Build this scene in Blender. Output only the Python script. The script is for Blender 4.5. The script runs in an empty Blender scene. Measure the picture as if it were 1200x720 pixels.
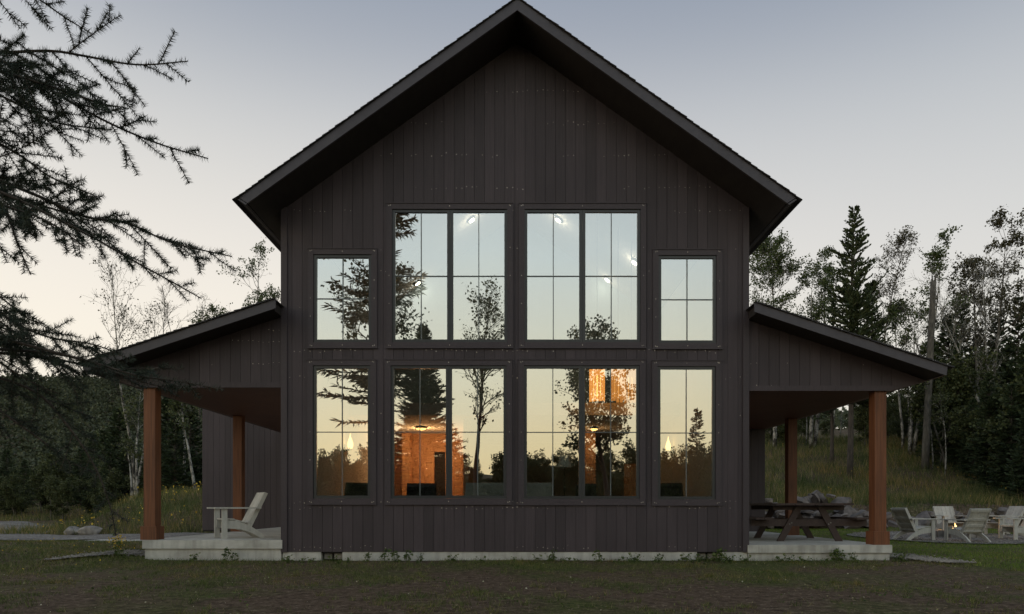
import bpy, math, random
import numpy as np
from mathutils import Vector

R = math.radians
scene = bpy.context.scene
COL = scene.collection
CAM = np.array([0.0, -12.3, 1.0])          # eye height 1 m, 12.3 m in front of the gable
F = 800.0

def at(px, py, d):
    """a point d metres in front of the eye, sighted on the photograph"""
    return np.array([(px - 603.5) / F * d, CAM[1] + d, 1.0 - (py - 592.0) / F * d])

# ------------------------------------------------------------------ mesh builder
class MB:
    def __init__(s):
        s.V, s.n, s.faces = [], 0, []       # faces: (array, material index)
    def add(s, v, f, m=0):
        v = np.asarray(v, dtype=float).reshape(-1, 3)
        f = np.asarray(f, dtype=np.int64)
        s.V.append(v); s.faces.append((f + s.n, m)); s.n += len(v)
    def box(s, x0, x1, y0, y1, z0, z1, m=0):
        v = [(x, y, z) for z in (z0, z1) for y in (y0, y1) for x in (x0, x1)]
        s.add(v, [(0, 2, 3, 1), (4, 5, 7, 6), (0, 1, 5, 4), (2, 6, 7, 3), (0, 4, 6, 2), (1, 3, 7, 5)], m)
    def hexa(s, v, m=0):
        """eight corners ordered like box()"""
        s.add(v, [(0, 2, 3, 1), (4, 5, 7, 6), (0, 1, 5, 4), (2, 6, 7, 3), (0, 4, 6, 2), (1, 3, 7, 5)], m)
    def beam(s, p, q, w, h, up=(0, 0, 1), m=0):
        p, q, up = np.array(p, float), np.array(q, float), np.array(up, float)
        d = q - p; d /= np.linalg.norm(d)
        a = np.cross(d, up); a /= np.linalg.norm(a)
        b = np.cross(a, d)
        v = []
        for e in (p, q):
            for sb in (-1, 1):
                for sa in (-1, 1):
                    v.append(e + a * sa * w / 2 + b * sb * h / 2)
        s.hexa(v, m)
    def tube(s, pts, rad, n=6, m=0, cap=True):
        pts = np.asarray(pts, float); k = len(pts)
        rad = np.broadcast_to(np.asarray(rad, float), (k,))
        t = np.gradient(pts, axis=0)
        t /= np.maximum(np.linalg.norm(t, axis=1, keepdims=True), 1e-9)
        ref = np.array([0.31, 0.17, 0.93]) if abs(t[0][2]) < 0.8 else np.array([0.95, 0.2, 0.1])
        a = np.cross(t, ref); a /= np.maximum(np.linalg.norm(a, axis=1, keepdims=True), 1e-9)
        b = np.cross(t, a)
        ang = np.arange(n) * 2 * math.pi / n
        ring = a[:, None, :] * np.cos(ang)[None, :, None] + b[:, None, :] * np.sin(ang)[None, :, None]
        v = (pts[:, None, :] + ring * rad[:, None, None]).reshape(-1, 3)
        f = []
        for i in range(k - 1):
            for j in range(n):
                j2 = (j + 1) % n
                f.append((i * n + j, i * n + j2, (i + 1) * n + j2, (i + 1) * n + j))
        s.add(v, f, m)
        if cap:
            s.faces.append((np.array([[s.n - n + j for j in range(n)]]), m))
            s.faces.append((np.array([[s.n - k * n + j for j in range(n)][::-1]]), m))
    def prism(s, poly, y0, y1, m=0):
        """polygon in x-z drawn out along y"""
        k = len(poly)
        v = [(x, y0, z) for x, z in poly] + [(x, y1, z) for x, z in poly]
        s.add(v, [(i, (i + 1) % k, k + (i + 1) % k, k + i) for i in range(k)], m)
        s.faces.append((np.array([[s.n - 2 * k + i for i in range(k)][::-1]]), m))
        s.faces.append((np.array([[s.n - k + i for i in range(k)]]), m))
    def cards(s, c, u, w, m=0):
        """many quads: centre c, half axes u and w (n x 3)"""
        n = len(c)
        if n == 0: return
        v = np.stack([c - u - w, c + u - w, c + u + w, c - u + w], axis=1).reshape(-1, 3)
        s.add(v, np.arange(4 * n).reshape(n, 4), m)
    def leaves(s, c, u, w, m=0):
        """many diamond leaves"""
        n = len(c)
        if n == 0: return
        v = np.stack([c - u, c - w, c + u, c + w], axis=1).reshape(-1, 3)
        s.add(v, np.arange(4 * n).reshape(n, 4), m)
    def tris(s, a, b, c, m=0):
        n = len(a)
        if n == 0: return
        s.add(np.stack([a, b, c], axis=1).reshape(-1, 3), np.arange(3 * n).reshape(n, 3), m)
    def mesh(s, name, mats, smooth=False):
        me = bpy.data.meshes.new(name)
        V = np.concatenate(s.V)
        nl = sum(f.size for f, _ in s.faces); npoly = sum(len(f) for f, _ in s.faces)
        me.vertices.add(len(V)); me.vertices.foreach_set('co', V.ravel())
        me.loops.add(nl); me.loops.foreach_set('vertex_index', np.concatenate([f.ravel() for f, _ in s.faces]).astype(np.int32))
        me.polygons.add(npoly)
        tot = np.concatenate([np.full(len(f), f.shape[1], np.int32) for f, _ in s.faces])
        st = np.concatenate([[0], np.cumsum(tot)[:-1]]).astype(np.int32)
        me.polygons.foreach_set('loop_start', st); me.polygons.foreach_set('loop_total', tot)
        me.polygons.foreach_set('material_index', np.concatenate([np.full(len(f), m, np.int32) for f, m in s.faces]))
        me.polygons.foreach_set('use_smooth', np.full(npoly, bool(smooth)))
        for m in (mats if isinstance(mats, (list, tuple)) else [mats]): me.materials.append(m)
        me.update(calc_edges=True); me.validate()
        return me
    def build(s, name, mats, parent=None, smooth=False, label=None):
        return put(name, s.mesh(name, mats, smooth), parent, label)

def put(name, me, parent=None, label=None):
    o = bpy.data.objects.new(name, me); COL.objects.link(o)
    if parent: o.parent = parent
    if label: o['label'] = label
    return o
def empty(name, loc=(0, 0, 0), rz=0.0):
    o = bpy.data.objects.new(name, None); COL.objects.link(o)
    o.location = loc; o.rotation_euler.z = rz; o.empty_display_size = 0.2
    return o
def tag(o, label=None, cat=None, group=None, kind=None):
    if label: o['label'] = label
    if cat: o['category'] = cat
    if group: o['group'] = group
    if kind: o['kind'] = kind
    return o
def thing(name, label, cat, loc=(0, 0, 0), rz=0.0, group=None):
    return tag(empty(name, loc, rz), label, cat, group)
def copy_tree(o, parent=None):
    c = o.copy(); COL.objects.link(c)
    if parent: c.parent = parent
    for ch in list(o.children): copy_tree(ch, c)
    return c

# ------------------------------------------------------------------ materials
def nm(name):
    m = bpy.data.materials.new(name); m.use_nodes = True
    nt = m.node_tree; b = nt.nodes['Principled BSDF']
    return m, nt, b
def N(nt, t, **kw):
    n = nt.nodes.new(t)
    for k, v in kw.items():
        if k in n.inputs.keys(): n.inputs[k].default_value = v
        else: setattr(n, k, v)
    return n
def ramp(nt, fac, stops):
    r = nt.nodes.new('ShaderNodeValToRGB'); e = r.color_ramp.elements
    while len(e) < len(stops): e.new(0.5)
    for i, (p, c) in enumerate(stops):
        e[i].position = p; e[i].color = (*c, 1)
    nt.links.new(fac, r.inputs[0]); return r
def coords(nt, scale=(1, 1, 1), kind='Object'):
    tc = N(nt, 'ShaderNodeTexCoord'); mp = N(nt, 'ShaderNodeMapping'); mp.inputs['Scale'].default_value = scale
    nt.links.new(tc.outputs[kind], mp.inputs[0]); return mp.outputs[0]
def bump(nt, b, h, strength=0.3, dist=0.01):
    n = N(nt, 'ShaderNodeBump'); n.inputs['Strength'].default_value = strength; n.inputs['Distance'].default_value = dist
    nt.links.new(h, n.inputs['Height']); nt.links.new(n.outputs[0], b.inputs['Normal'])
def simple(name, col, rough=0.6, metal=0.0, var=0.0, scale=(4, 4, 4), bmp=0.0):
    m, nt, b = nm(name)
    b.inputs['Roughness'].default_value = rough; b.inputs['Metallic'].default_value = metal
    b.inputs['Base Color'].default_value = (*col, 1)
    if var or bmp:
        no = N(nt, 'ShaderNodeTexNoise', Detail=6.0, Scale=1.0); nt.links.new(coords(nt, scale), no.inputs['Vector'])
        if var:
            lo = tuple(c * (1 - var) for c in col); hi = tuple(min(1, c * (1 + var)) for c in col)
            r = ramp(nt, no.outputs[0], [(0.3, lo), (0.7, hi)]); nt.links.new(r.outputs[0], b.inputs['Base Color'])
        if bmp: bump(nt, b, no.outputs[0], bmp, 0.01)
    return m
def wood(name, c1, c2, rough=0.65, island=0.25, grain=(40, 40, 2.5), bmp=0.25, spec=0.3):
    """painted or bare boards: grain along local z, every board its own tone"""
    m, nt, b = nm(name)
    b.inputs['Roughness'].default_value = rough
    b.inputs['Specular IOR Level'].default_value = spec
    geo = N(nt, 'ShaderNodeNewGeometry')
    no = N(nt, 'ShaderNodeTexNoise', Detail=5.0, Scale=1.0); nt.links.new(coords(nt, grain), no.inputs['Vector'])
    blot = N(nt, 'ShaderNodeTexNoise', Detail=3.0, Scale=1.0); nt.links.new(coords(nt, (1.3, 1.3, 0.7)), blot.inputs['Vector'])
    mx = N(nt, 'ShaderNodeMath', operation='MULTIPLY_ADD'); nt.links.new(no.outputs[0], mx.inputs[0]); mx.inputs[1].default_value = 0.6
    m2 = N(nt, 'ShaderNodeMath', operation='MULTIPLY'); nt.links.new(blot.outputs[0], m2.inputs[0]); m2.inputs[1].default_value = 0.4
    nt.links.new(m2.outputs[0], mx.inputs[2])
    r = ramp(nt, mx.outputs[0], [(0.3, c1), (0.7, c2)])
    if island:
        hs = N(nt, 'ShaderNodeHueSaturation')
        mr = N(nt, 'ShaderNodeMapRange'); mr.inputs[3].default_value = 1 - island; mr.inputs[4].default_value = 1 + island
        nt.links.new(geo.outputs['Random Per Island'], mr.inputs[0]); nt.links.new(mr.outputs[0], hs.inputs['Value'])
        nt.links.new(r.outputs[0], hs.inputs['Color']); nt.links.new(hs.outputs[0], b.inputs['Base Color'])
    else: nt.links.new(r.outputs[0], b.inputs['Base Color'])
    bump(nt, b, no.outputs[0], bmp, 0.004)
    return m
def leaf(name, stops, trans=0.25, rough=0.6, patch=None):
    """foliage: every leaf its own tone"""
    m, nt, b = nm(name)
    geo = N(nt, 'ShaderNodeNewGeometry')
    r = ramp(nt, geo.outputs['Random Per Island'], stops)
    if patch:                                   # drier and greener drifts across the ground
        no = N(nt, 'ShaderNodeTexNoise', Detail=4.0, Scale=patch[0], Roughness=.6); nt.links.new(coords(nt), no.inputs['Vector'])
        pr = ramp(nt, no.outputs[0], [(.36, patch[1]), (.52, (1, 1, 1)), (.66, patch[2])])
        mx = N(nt, 'ShaderNodeMix', data_type='RGBA', blend_type='MULTIPLY'); mx.inputs[0].default_value = 1
        nt.links.new(r.outputs[0], mx.inputs[6]); nt.links.new(pr.outputs[0], mx.inputs[7])
        class _R: pass
        r = _R(); r.outputs = [mx.outputs[2]]
    nt.links.new(r.outputs[0], b.inputs['Base Color']); b.inputs['Roughness'].default_value = rough
    b.inputs['Specular IOR Level'].default_value = 0.25
    if trans:
        tr = N(nt, 'ShaderNodeBsdfTranslucent'); nt.links.new(r.outputs[0], tr.inputs[0])
        mx = N(nt, 'ShaderNodeMixShader'); mx.inputs[0].default_value = trans
        nt.links.new(b.outputs[0], mx.inputs[1]); nt.links.new(tr.outputs[0], mx.inputs[2])
        nt.links.new(mx.outputs[0], nt.nodes['Material Output'].inputs[0])
    return m
def emit(name, col, strength):
    m, nt, b = nm(name); nt.nodes.remove(b)
    e = N(nt, 'ShaderNodeEmission'); e.inputs[0].default_value = (*col, 1); e.inputs[1].default_value = strength
    nt.links.new(e.outputs[0], nt.nodes['Material Output'].inputs[0]); return m

M = {}
M['siding'] = wood('dark_siding_paint', (.038, .0290, .0330), (.063, .0485, .0545), .62, .17, (60, 60, 1.5), .25)
M['trim'] = wood('dark_trim_paint', (.041, .0320, .037), (.060, .0470, .053), .58, .08, (30, 30, 30), .1)
M['fascia'] = wood('fascia_paint', (.050, .044, .053), (.070, .063, .074), .5, .06, (8, 8, 8), .1)
M['soffit'] = wood('soffit_boards', (.022, .018, .018), (.036, .030, .029), .7, .12, (8, 3, 8), .1)
M['porch_ceiling'] = wood('porch_ceiling_boards', (.080, .034, .022), (.125, .055, .035), .6, .15, (30, 3, 30), .15)
M['sash'] = simple('black_sash_metal', (.022, .023, .026), .4, 0, .1)
M['grille'] = simple('grey_grille_bar', (.085, .10, .105), .4)
M['nail'] = simple('bright_nail_head', (.50, .44, .38), .45, .5)
M['backing'] = simple('wall_core', (.02, .017, .017), .9)
M['shingle'] = simple('dark_shingles', (.03, .028, .03), .9, 0, .4, (9, 9, 9), .5)
M['cedar'] = wood('stained_cedar', (.055, .020, .010), (.190, .070, .030), .55, .06, (38, 38, 1.6), .5, .3)
M['table_wood'] = wood('dark_table_stain', (.038, .024, .021), (.068, .044, .038), .6, .2, (20, 4, 20), .2)
M['chair'] = wood('weathered_pale_boards', (.33, .315, .285), (.50, .48, .44), .7, .14, (25, 25, 6), .15)

def concrete():
    m, nt, b = nm('weathered_concrete'); b.inputs['Roughness'].default_value = .9
    n1 = N(nt, 'ShaderNodeTexNoise', Detail=8.0, Scale=1.0, Roughness=.65); nt.links.new(coords(nt, (1.4, 1.4, 2.5)), n1.inputs['Vector'])
    n2 = N(nt, 'ShaderNodeTexNoise', Detail=4.0, Scale=1.0); nt.links.new(coords(nt, (9, 9, 1.1)), n2.inputs['Vector'])
    r1 = ramp(nt, n1.outputs[0], [(.3, (.30, .285, .255)), (.55, (.46, .445, .41)), (.75, (.55, .53, .49))])
    r2 = ramp(nt, n2.outputs[0], [(.35, (.55, .54, .53)), (.55, (1, 1, 1))])
    mx = N(nt, 'ShaderNodeMix', data_type='RGBA', blend_type='MULTIPLY'); mx.inputs[0].default_value = .5
    nt.links.new(r1.outputs[0], mx.inputs[6]); nt.links.new(r2.outputs[0], mx.inputs[7])
    nt.links.new(mx.outputs[2], b.inputs['Base Color']); bump(nt, b, n1.outputs[0], .3, .01)
    return m
M['concrete'] = concrete()

def glass():
    m, nt, b = nm('coated_window_glass'); nt.nodes.remove(b)
    g = N(nt, 'ShaderNodeBsdfGlossy'); g.inputs['Color'].default_value = (.92, .93, .93, 1); g.inputs['Roughness'].default_value = 0.0
    t = N(nt, 'ShaderNodeBsdfTransparent'); t.inputs[0].default_value = (.88, .92, .90, 1)
    lw = N(nt, 'ShaderNodeLayerWeight'); lw.inputs[0].default_value = .35
    mr = N(nt, 'ShaderNodeMapRange'); mr.inputs[3].default_value = .50; mr.inputs[4].default_value = .95
    nt.links.new(lw.outputs['Facing'], mr.inputs[0])
    no = N(nt, 'ShaderNodeTexNoise', Detail=1.0, Scale=1.0); nt.links.new(coords(nt, (1.1, 1.1, .8)), no.inputs['Vector'])
    bp = N(nt, 'ShaderNodeBump'); bp.inputs['Strength'].default_value = .10; bp.inputs['Distance'].default_value = .02
    nt.links.new(no.outputs[0], bp.inputs['Height']); nt.links.new(bp.outputs[0], g.inputs['Normal'])
    mx = N(nt, 'ShaderNodeMixShader'); nt.links.new(mr.outputs[0], mx.inputs[0])
    nt.links.new(t.outputs[0], mx.inputs[1]); nt.links.new(g.outputs[0], mx.inputs[2])
    nt.links.new(mx.outputs[0], nt.nodes['Material Output'].inputs[0]); return m
def clear():
    m, nt, b = nm('clear_glass_edge'); nt.nodes.remove(b)
    t = N(nt, 'ShaderNodeBsdfTransparent'); t.inputs[0].default_value = (.97, .98, .97, 1)
    nt.links.new(t.outputs[0], nt.nodes['Material Output'].inputs[0]); return m
M['glass'] = glass(); M['clear'] = clear()

def ground_mat():
    m, nt, b = nm('yard_soil_and_turf'); b.inputs['Roughness'].default_value = .95; b.inputs['Specular IOR Level'].default_value = .1
    P = coords(nt, (1, 1, 1))
    n1 = N(nt, 'ShaderNodeTexNoise', Detail=6.0, Scale=.35, Roughness=.6); n2 = N(nt, 'ShaderNodeTexNoise', Detail=8.0, Scale=9.0, Roughness=.8)
    for n in (n1, n2): nt.links.new(P, n.inputs['Vector'])
    soil = ramp(nt, n2.outputs[0], [(.36, (.026, .017, .011)), (.50, (.100, .068, .047)), (.60, (.155, .112, .080)), (.70, (.31, .24, .18))])
    turf = ramp(nt, n2.outputs[0], [(.36, (.024, .027, .009)), (.52, (.075, .085, .026)), (.68, (.17, .155, .07))])
    f = ramp(nt, n1.outputs[0], [(.48, (0, 0, 0)), (.62, (1, 1, 1))])
    mx = N(nt, 'ShaderNodeMix', data_type='RGBA'); nt.links.new(f.outputs[0], mx.inputs[0])
    nt.links.new(soil.outputs[0], mx.inputs[6]); nt.links.new(turf.outputs[0], mx.inputs[7])
    nt.links.new(mx.outputs[2], b.inputs['Base Color']); bump(nt, b, n2.outputs[0], .8, .04); return m
M['ground'] = ground_mat()
def gravel_mat():
    m, nt, b = nm('grey_gravel'); b.inputs['Roughness'].default_value = .95
    v = N(nt, 'ShaderNodeTexVoronoi', Scale=16.0); nt.links.new(coords(nt), v.inputs['Vector'])
    n1 = N(nt, 'ShaderNodeTexNoise', Detail=6.0, Scale=.8); nt.links.new(coords(nt), n1.inputs['Vector'])
    r = ramp(nt, v.outputs['Color'], [(.2, (.075, .067, .060)), (.6, (.165, .150, .138)), (.9, (.30, .275, .25))])
    r2 = ramp(nt, n1.outputs[0], [(.3, (.6, .6, .6)), (.6, (1, 1, 1))])
    mx = N(nt, 'ShaderNodeMix', data_type='RGBA', blend_type='MULTIPLY'); mx.inputs[0].default_value = 1
    nt.links.new(r.outputs[0], mx.inputs[6]); nt.links.new(r2.outputs[0], mx.inputs[7])
    nt.links.new(mx.outputs[2], b.inputs['Base Color']); bump(nt, b, v.outputs['Distance'], .7, .03); return m
M['gravel'] = gravel_mat()
M['stone'] = simple('grey_stone', (.21, .19, .172), .9, 0, .45, (5, 5, 5), .6)
M['slate'] = simple('slate_rock', (.125, .105, .098), .75, 0, .6, (4, 4, 9), .6)
M['bark_dark'] = simple('dark_bark', (.055, .043, .035), .95, 0, .5, (12, 12, 3), .7)
M['bark_grey'] = simple('grey_bark', (.095, .085, .073), .95, 0, .45, (10, 10, 3), .5)
def birch():
    m, nt, b = nm('white_aspen_bark'); b.inputs['Roughness'].default_value = .8
    n1 = N(nt, 'ShaderNodeTexNoise', Detail=4.0, Scale=1.0, Roughness=.7); nt.links.new(coords(nt, (3, 3, 2.2)), n1.inputs['Vector'])
    r = ramp(nt, n1.outputs[0], [(.44, (.04, .036, .033)), (.52, (.24, .225, .20)), (.66, (.44, .42, .385))])
    nt.links.new(r.outputs[0], b.inputs['Base Color']); return m
M['birch'] = birch()
M['spruce'] = leaf('spruce_needles', [(0, (0.018, 0.026, 0.018)), (.6, (0.035, 0.048, 0.033)), (1, (0.061, 0.075, 0.051))], .12)
M['conifer'] = leaf('conifer_needles', [(0, (0.017, 0.028, 0.014)), (.6, (0.039, 0.058, 0.026)), (1, (0.075, 0.099, 0.043))], .15)
M['pine'] = leaf('pine_needles', [(0, (0.024, 0.038, 0.018)), (.6, (0.051, 0.070, 0.030)), (1, (0.089, 0.105, 0.046))], .15)
M['aspen'] = leaf('aspen_leaves', [(0, (0.035, 0.056, 0.018)), (.6, (0.077, 0.106, 0.035)), (1, (0.144, 0.169, 0.062))], .35)
M['dryleaf'] = leaf('thin_summer_leaves', [(0, (.035, .035, .018)), (.6, (.075, .07, .035)), (1, (.12, .11, .06))], .3)
M['shrub'] = leaf('shrub_leaves', [(0, (0.029, 0.038, 0.014)), (.6, (0.064, 0.080, 0.029)), (1, (0.128, 0.136, 0.056))], .25)
M['farwood'] = leaf('far_forest', [(0, (.026, .034, .018)), (.6, (.054, .066, .034)), (1, (.095, .105, .058))], .15)
M['turf'] = leaf('turf_blades', [(0, (.042, .056, .012)), (.5, (.095, .130, .026)), (.8, (.17, .175, .055)), (1, (.31, .24, .13))], .25, patch=(.9, (.55, .68, .6), (1.15, .85, .75)))
M['lawn'] = leaf('lawn_blades', [(0, (.085, .135, .016)), (.7, (.155, .235, .032)), (1, (.25, .29, .07))], .3, patch=(.9, (.62, .72, .65), (1.1, 1.0, .85)))
M['meadow'] = leaf('meadow_blades', [(0, (.060, .080, .022)), (.5, (.115, .140, .036)), (.75, (.23, .18, .070)), (1, (.38, .29, .14))], .3, patch=(.30, (.36, .52, .45), (1.15, .94, .78)))
M['weed'] = leaf('weed_leaves', [(0, (.035, .055, .015)), (.6, (.075, .11, .030)), (1, (.15, .18, .06))], .3)
M['flower'] = leaf('yellow_petals', [(0, (.42, .26, .03)), (1, (.68, .50, .08))], .3)
rng = np.random.default_rng(7)
S = 65.04
wx = lambda px: (px - 603.5) / S
wz = lambda py: 1.0 + (592.0 - py) / S

# ------------------------------------------------------------------ board walls
def board_wall(mb, u0, u1, bottom, top, holes, bw, mapf, nails=(), face_nail=.45, seed=1):
    """upright boards between u0 and u1; top(u) gives the height; holes = (u0,u1,z0,z1).
    mapf(u, depth, z): depth runs into the wall. Material 0 boards, 1 core, 2 nail heads"""
    r = np.random.default_rng(seed)
    n = max(1, round((u1 - u0) / bw)); bw = (u1 - u0) / n
    for i in range(n):
        a, b = u0 + i * bw, u0 + (i + 1) * bw
        dep = r.uniform(-.0025, .0025); gap = r.uniform(.0018, .0035)
        e0, e1 = a + gap, b - gap
        hs = [h for h in holes if h[0] < e1 and h[1] > e0]
        zs_ = sorted({bottom} | {h[k] for h in hs for k in (2, 3)})
        for q, z0 in enumerate(zs_):
            last = q == len(zs_) - 1; zm = z0 + .01
            iv = [(e0, e1)]
            for h in hs:
                if h[2] <= zm < h[3]:
                    iv = [w for (l, r_) in iv for w in ((l, min(r_, h[0])), (max(l, h[1]), r_)) if w[1] - w[0] > .006]
            for l, r_ in iv:
                t0, t1 = (top(l), top(r_)) if last else (zs_[q + 1], zs_[q + 1])
                if min(t0, t1) <= z0 + .005: continue
                mb.hexa([mapf(l, dep, z0), mapf(r_, dep, z0), mapf(l, .022, z0), mapf(r_, .022, z0),
                         mapf(l, dep, t0), mapf(r_, dep, t1), mapf(l, .022, t0), mapf(r_, .022, t1)], 0)
        for zn in nails:
            jog = r.normal(0, .012)
            run = .5 + .5 * math.sin(a * 1.7 + zn * 2.3) + r.normal(0, .25)
            for f in (.22, .78):
                u = a + bw * f
                if run < .45 or r.random() > .68 or zn > top(u) - .08 or any(h[0] - .02 < u < h[1] + .02 and h[2] - .02 < zn < h[3] + .02 for h in holes): continue
                rr = r.uniform(.004, .0088); zz = zn + jog + r.normal(0, .008)
                ang = np.arange(6) * math.pi / 3
                mb.add([mapf(u + rr * math.cos(t), dep - .0015, zz + rr * math.sin(t)) for t in ang], [tuple(range(6))], 2)

def cells(mb, u0, u1, z0, ztop, holes, mapf, d0, d1, m=1, step=None):
    """solid core behind the boards, with the holes left open"""
    us = sorted({u0, u1, XC if u0 < 0 < u1 else u0} | {h[k] for h in holes for k in (0, 1)})
    for a, b in zip(us[:-1], us[1:]):
        if b - a < 1e-6: continue
        mid = (a + b) / 2; z = z0
        for h in sorted([h for h in holes if h[0] < mid < h[1]], key=lambda h: h[2]):
            if h[2] > z:
                mb.hexa([mapf(a, d0, z), mapf(b, d0, z), mapf(a, d1, z), mapf(b, d1, z), mapf(a, d0, h[2]), mapf(b, d0, h[2]), mapf(a, d1, h[2]), mapf(b, d1, h[2])], m)
            z = h[3]
        mb.hexa([mapf(a, d0, z), mapf(b, d0, z), mapf(a, d1, z), mapf(b, d1, z), mapf(a, d0, ztop(a)), mapf(b, d0, ztop(b)), mapf(a, d1, ztop(a)), mapf(b, d1, ztop(b))], m)

house = thing('house', 'tall black gabled house with eight tall grid windows and open porches on both sides', 'house', (0, 0, 0))
HW, SL, AP = 4.2, .715, 9.34            # half width, roof slope, underside of the ridge
XC = .04
soff = lambda u: AP - SL * abs(u - XC)
front = lambda u, d, z: (u, d, z)

WIN = {  # glass edges: x0, x1, y0, y1 on the photograph; meeting stile or None
    'a': (463, 591, 249, 398, 527.5), 'b': (618, 747, 249, 398, 682.5),
    'c': (371, 432, 302, 398, None), 'd': (775, 836, 303, 399, None),
    'e': (461.5, 590, 432, 581, 526), 'f': (617.5, 746, 432, 581.5, 682),
    'g': (370.5, 431, 432, 581, None), 'h': (774, 835, 433, 582, None)}
holes, cores = [], []
for x0, x1, y0, y1, ms in WIN.values():
    a, b, c, d = wx(x0), wx(x1), wz(y1), wz(y0)
    cores.append((a - .055, b + .055, c - .055, d + .055))
    holes.append((a - .10, b + .10, c - .10, d + .10))

mb = MB()
rows = [0.235, .95, 1.05, 2.02, 2.62, 3.30, 3.78, 4.55, 5.20, 5.62, 6.30, 6.72, 7.30, 7.88, 8.45]
board_wall(mb, -HW, HW, .155, lambda u: soff(u) - .004, holes, .182, front, rows, seed=3)
cells(mb, -HW + .002, HW - .002, .16, lambda u: soff(u) - .006, cores, front, .024, .20)
mb.build('front_wall', [M['siding'], M['backing'], M['nail']], house)
for s in (-1, 1):
    t = MB(); x = s * 4.155
    z1 = soff(4.2) - .01
    t.box(min(x - .055, x + .055), max(x - .055, x + .055), -.030, -.004, .15, z1)
    t.build('corner_trim', M['trim'], house)

def nails_on(mb, pts, y):
    for x, z in pts:
        r = rng.uniform(.0055, .0095)
        mb.add([(x + r * math.cos(t), y, z + r * math.sin(t)) for t in np.arange(6) * math.pi / 3], [tuple(range(6))], 1)
for key, (x0, x1, y0, y1, ms) in WIN.items():
    a, b, c, d = wx(x0), wx(x1), wz(y1), wz(y0)
    w = MB(); o, i = .155, .052
    yf = -.024
    w.box(a - o, a - i, yf, -.004, c - o, d + o); w.box(b + i, b + o, yf, -.004, c - o, d + o)
    w.box(a - i, b + i, yf + .002, -.004, d + i, d + o); w.box(a - i, b + i, yf + .002, -.004, c - o, c - i)
    w.box(a - o - .008, b + o + .008, yf - .010, yf - .001, d + o - .006, d + o + .012)     # drip cap
    w.box(a - o - .006, b + o + .006, yf - .010, yf - .001, c - o - .012, c - o + .008)     # sill nosing
    corners = [(a - .11, d + .11), (a - .08, d + .12), (b + .11, d + .11), (b + .09, d + .12), (a - .11, c - .11), (b + .11, c - .11), (a - .08, c - .12), (b + .08, c - .12),
               ((a + b) / 2, d + .105), ((a + b) / 2, c - .105), (a - .105, (c + d) / 2), (b + .105, (c + d) / 2), (a - .105, c + .28 * (d - c)), (b + .105, c + .72 * (d - c))]
    nails_on(w, corners, yf - .0015)
    wo = w.build('window', [M['trim'], M['nail']], house)
    lights = [(a, b)] if ms is None else [(a, wx(ms) - .055), (wx(ms) + .055, b)]
    sides = [(-1 if ms is None else None)]
    for k, (l, r_) in enumerate(lights):
        L = l - .050 if k == 0 else l - .053; Rr = r_ + .050 if k == len(lights) - 1 else r_ + .053
        f = MB()
        f.box(L, l, .000, .075, c - .05, d + .05); f.box(r_, Rr, .000, .075, c - .05, d + .05)
        f.box(l, r_, .002, .075, d, d + .05); f.box(l, r_, .002, .075, c - .05, c)
        f.build('sash', M['sash'], wo)
        g = MB(); tz, tx = rng.normal(0, .004), rng.normal(0, .003)
        v = []
        for zz in (c, d):
            for yy in (.030, .036):
                for xx in (l, r_):
                    v.append((xx, yy + (zz - (c + d) / 2) * tz + (xx - (l + r_) / 2) * tx, zz))
        g.add(v, [(0, 1, 5, 4)], 0)
        g.add(v, [(0, 2, 3, 1), (4, 5, 7, 6), (2, 6, 7, 3), (0, 4, 6, 2), (1, 3, 7, 5)], 1)
        g.build('pane', [M['glass'], M['clear']], wo)
        q = MB(); xm, zm = (l + r_) / 2, (c + d) / 2; h = .0075
        q.box(xm - h, xm + h, .012, .026, c, d); q.box(l, xm - h, .012, .026, zm - h, zm + h); q.box(xm + h, r_, .012, .026, zm - h, zm + h)
        q.build('grille', M['grille'], wo)

# ---- main roof
BACK = 20.0
slab, fas, fl, fr = MB(), [], None, None
for s in (-1, 1):
    P = [(0, AP), (s * 4.55, AP - SL * 4.55), (s * 4.68, AP + .185 - SL * 4.68), (0, AP + .185)]
    if s > 0: P = P[::-1]
    slab.prism(P, -.762, BACK)
for s in (-1, 1):                       # shingle courses, each butting down over the next
    L = 4.74; nC = 44
    for i in range(nC):
        u0, u1 = L * i / nC, L * (i + 1) / nC + .05
        z0, z1 = AP + .195 - SL * u0, AP + .195 - SL * u1
        yo = -.835 + rng.uniform(-.008, .008)
        P = [(s * u0, z0), (s * u1, z1 + .012), (s * u1, z1 + .026), (s * u0, z0 + .006)]
        slab.prism(P if s < 0 else P[::-1], yo, BACK + .05, 1)
slab.box(-.10, .10, -.84, BACK + .05, AP + .20, AP + .235, 1)
roof = slab.build('roof', [M['soffit'], M['shingle']], house); roof.location.x = XC
for s in (-1, 1):
    f = MB()
    P = [(0.0, AP - .002), (s * 4.548, AP - .002 - SL * 4.548), (s * 4.69, AP + .192 - SL * 4.69), (0.0, AP + .192)]
    f.prism(P if s < 0 else P[::-1], -.80, -.764)
    P = [(s * 4.553, AP - .012 - SL * 4.553), (s * 4.585, AP - .014 - SL * 4.57), (s * 4.715, AP + .16 - SL * 4.69), (s * 4.683, AP + .17 - SL * 4.683)]
    f.prism(P if s < 0 else P[::-1], -.80, BACK)
    f.build('fascia', M['fascia'], roof)
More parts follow.
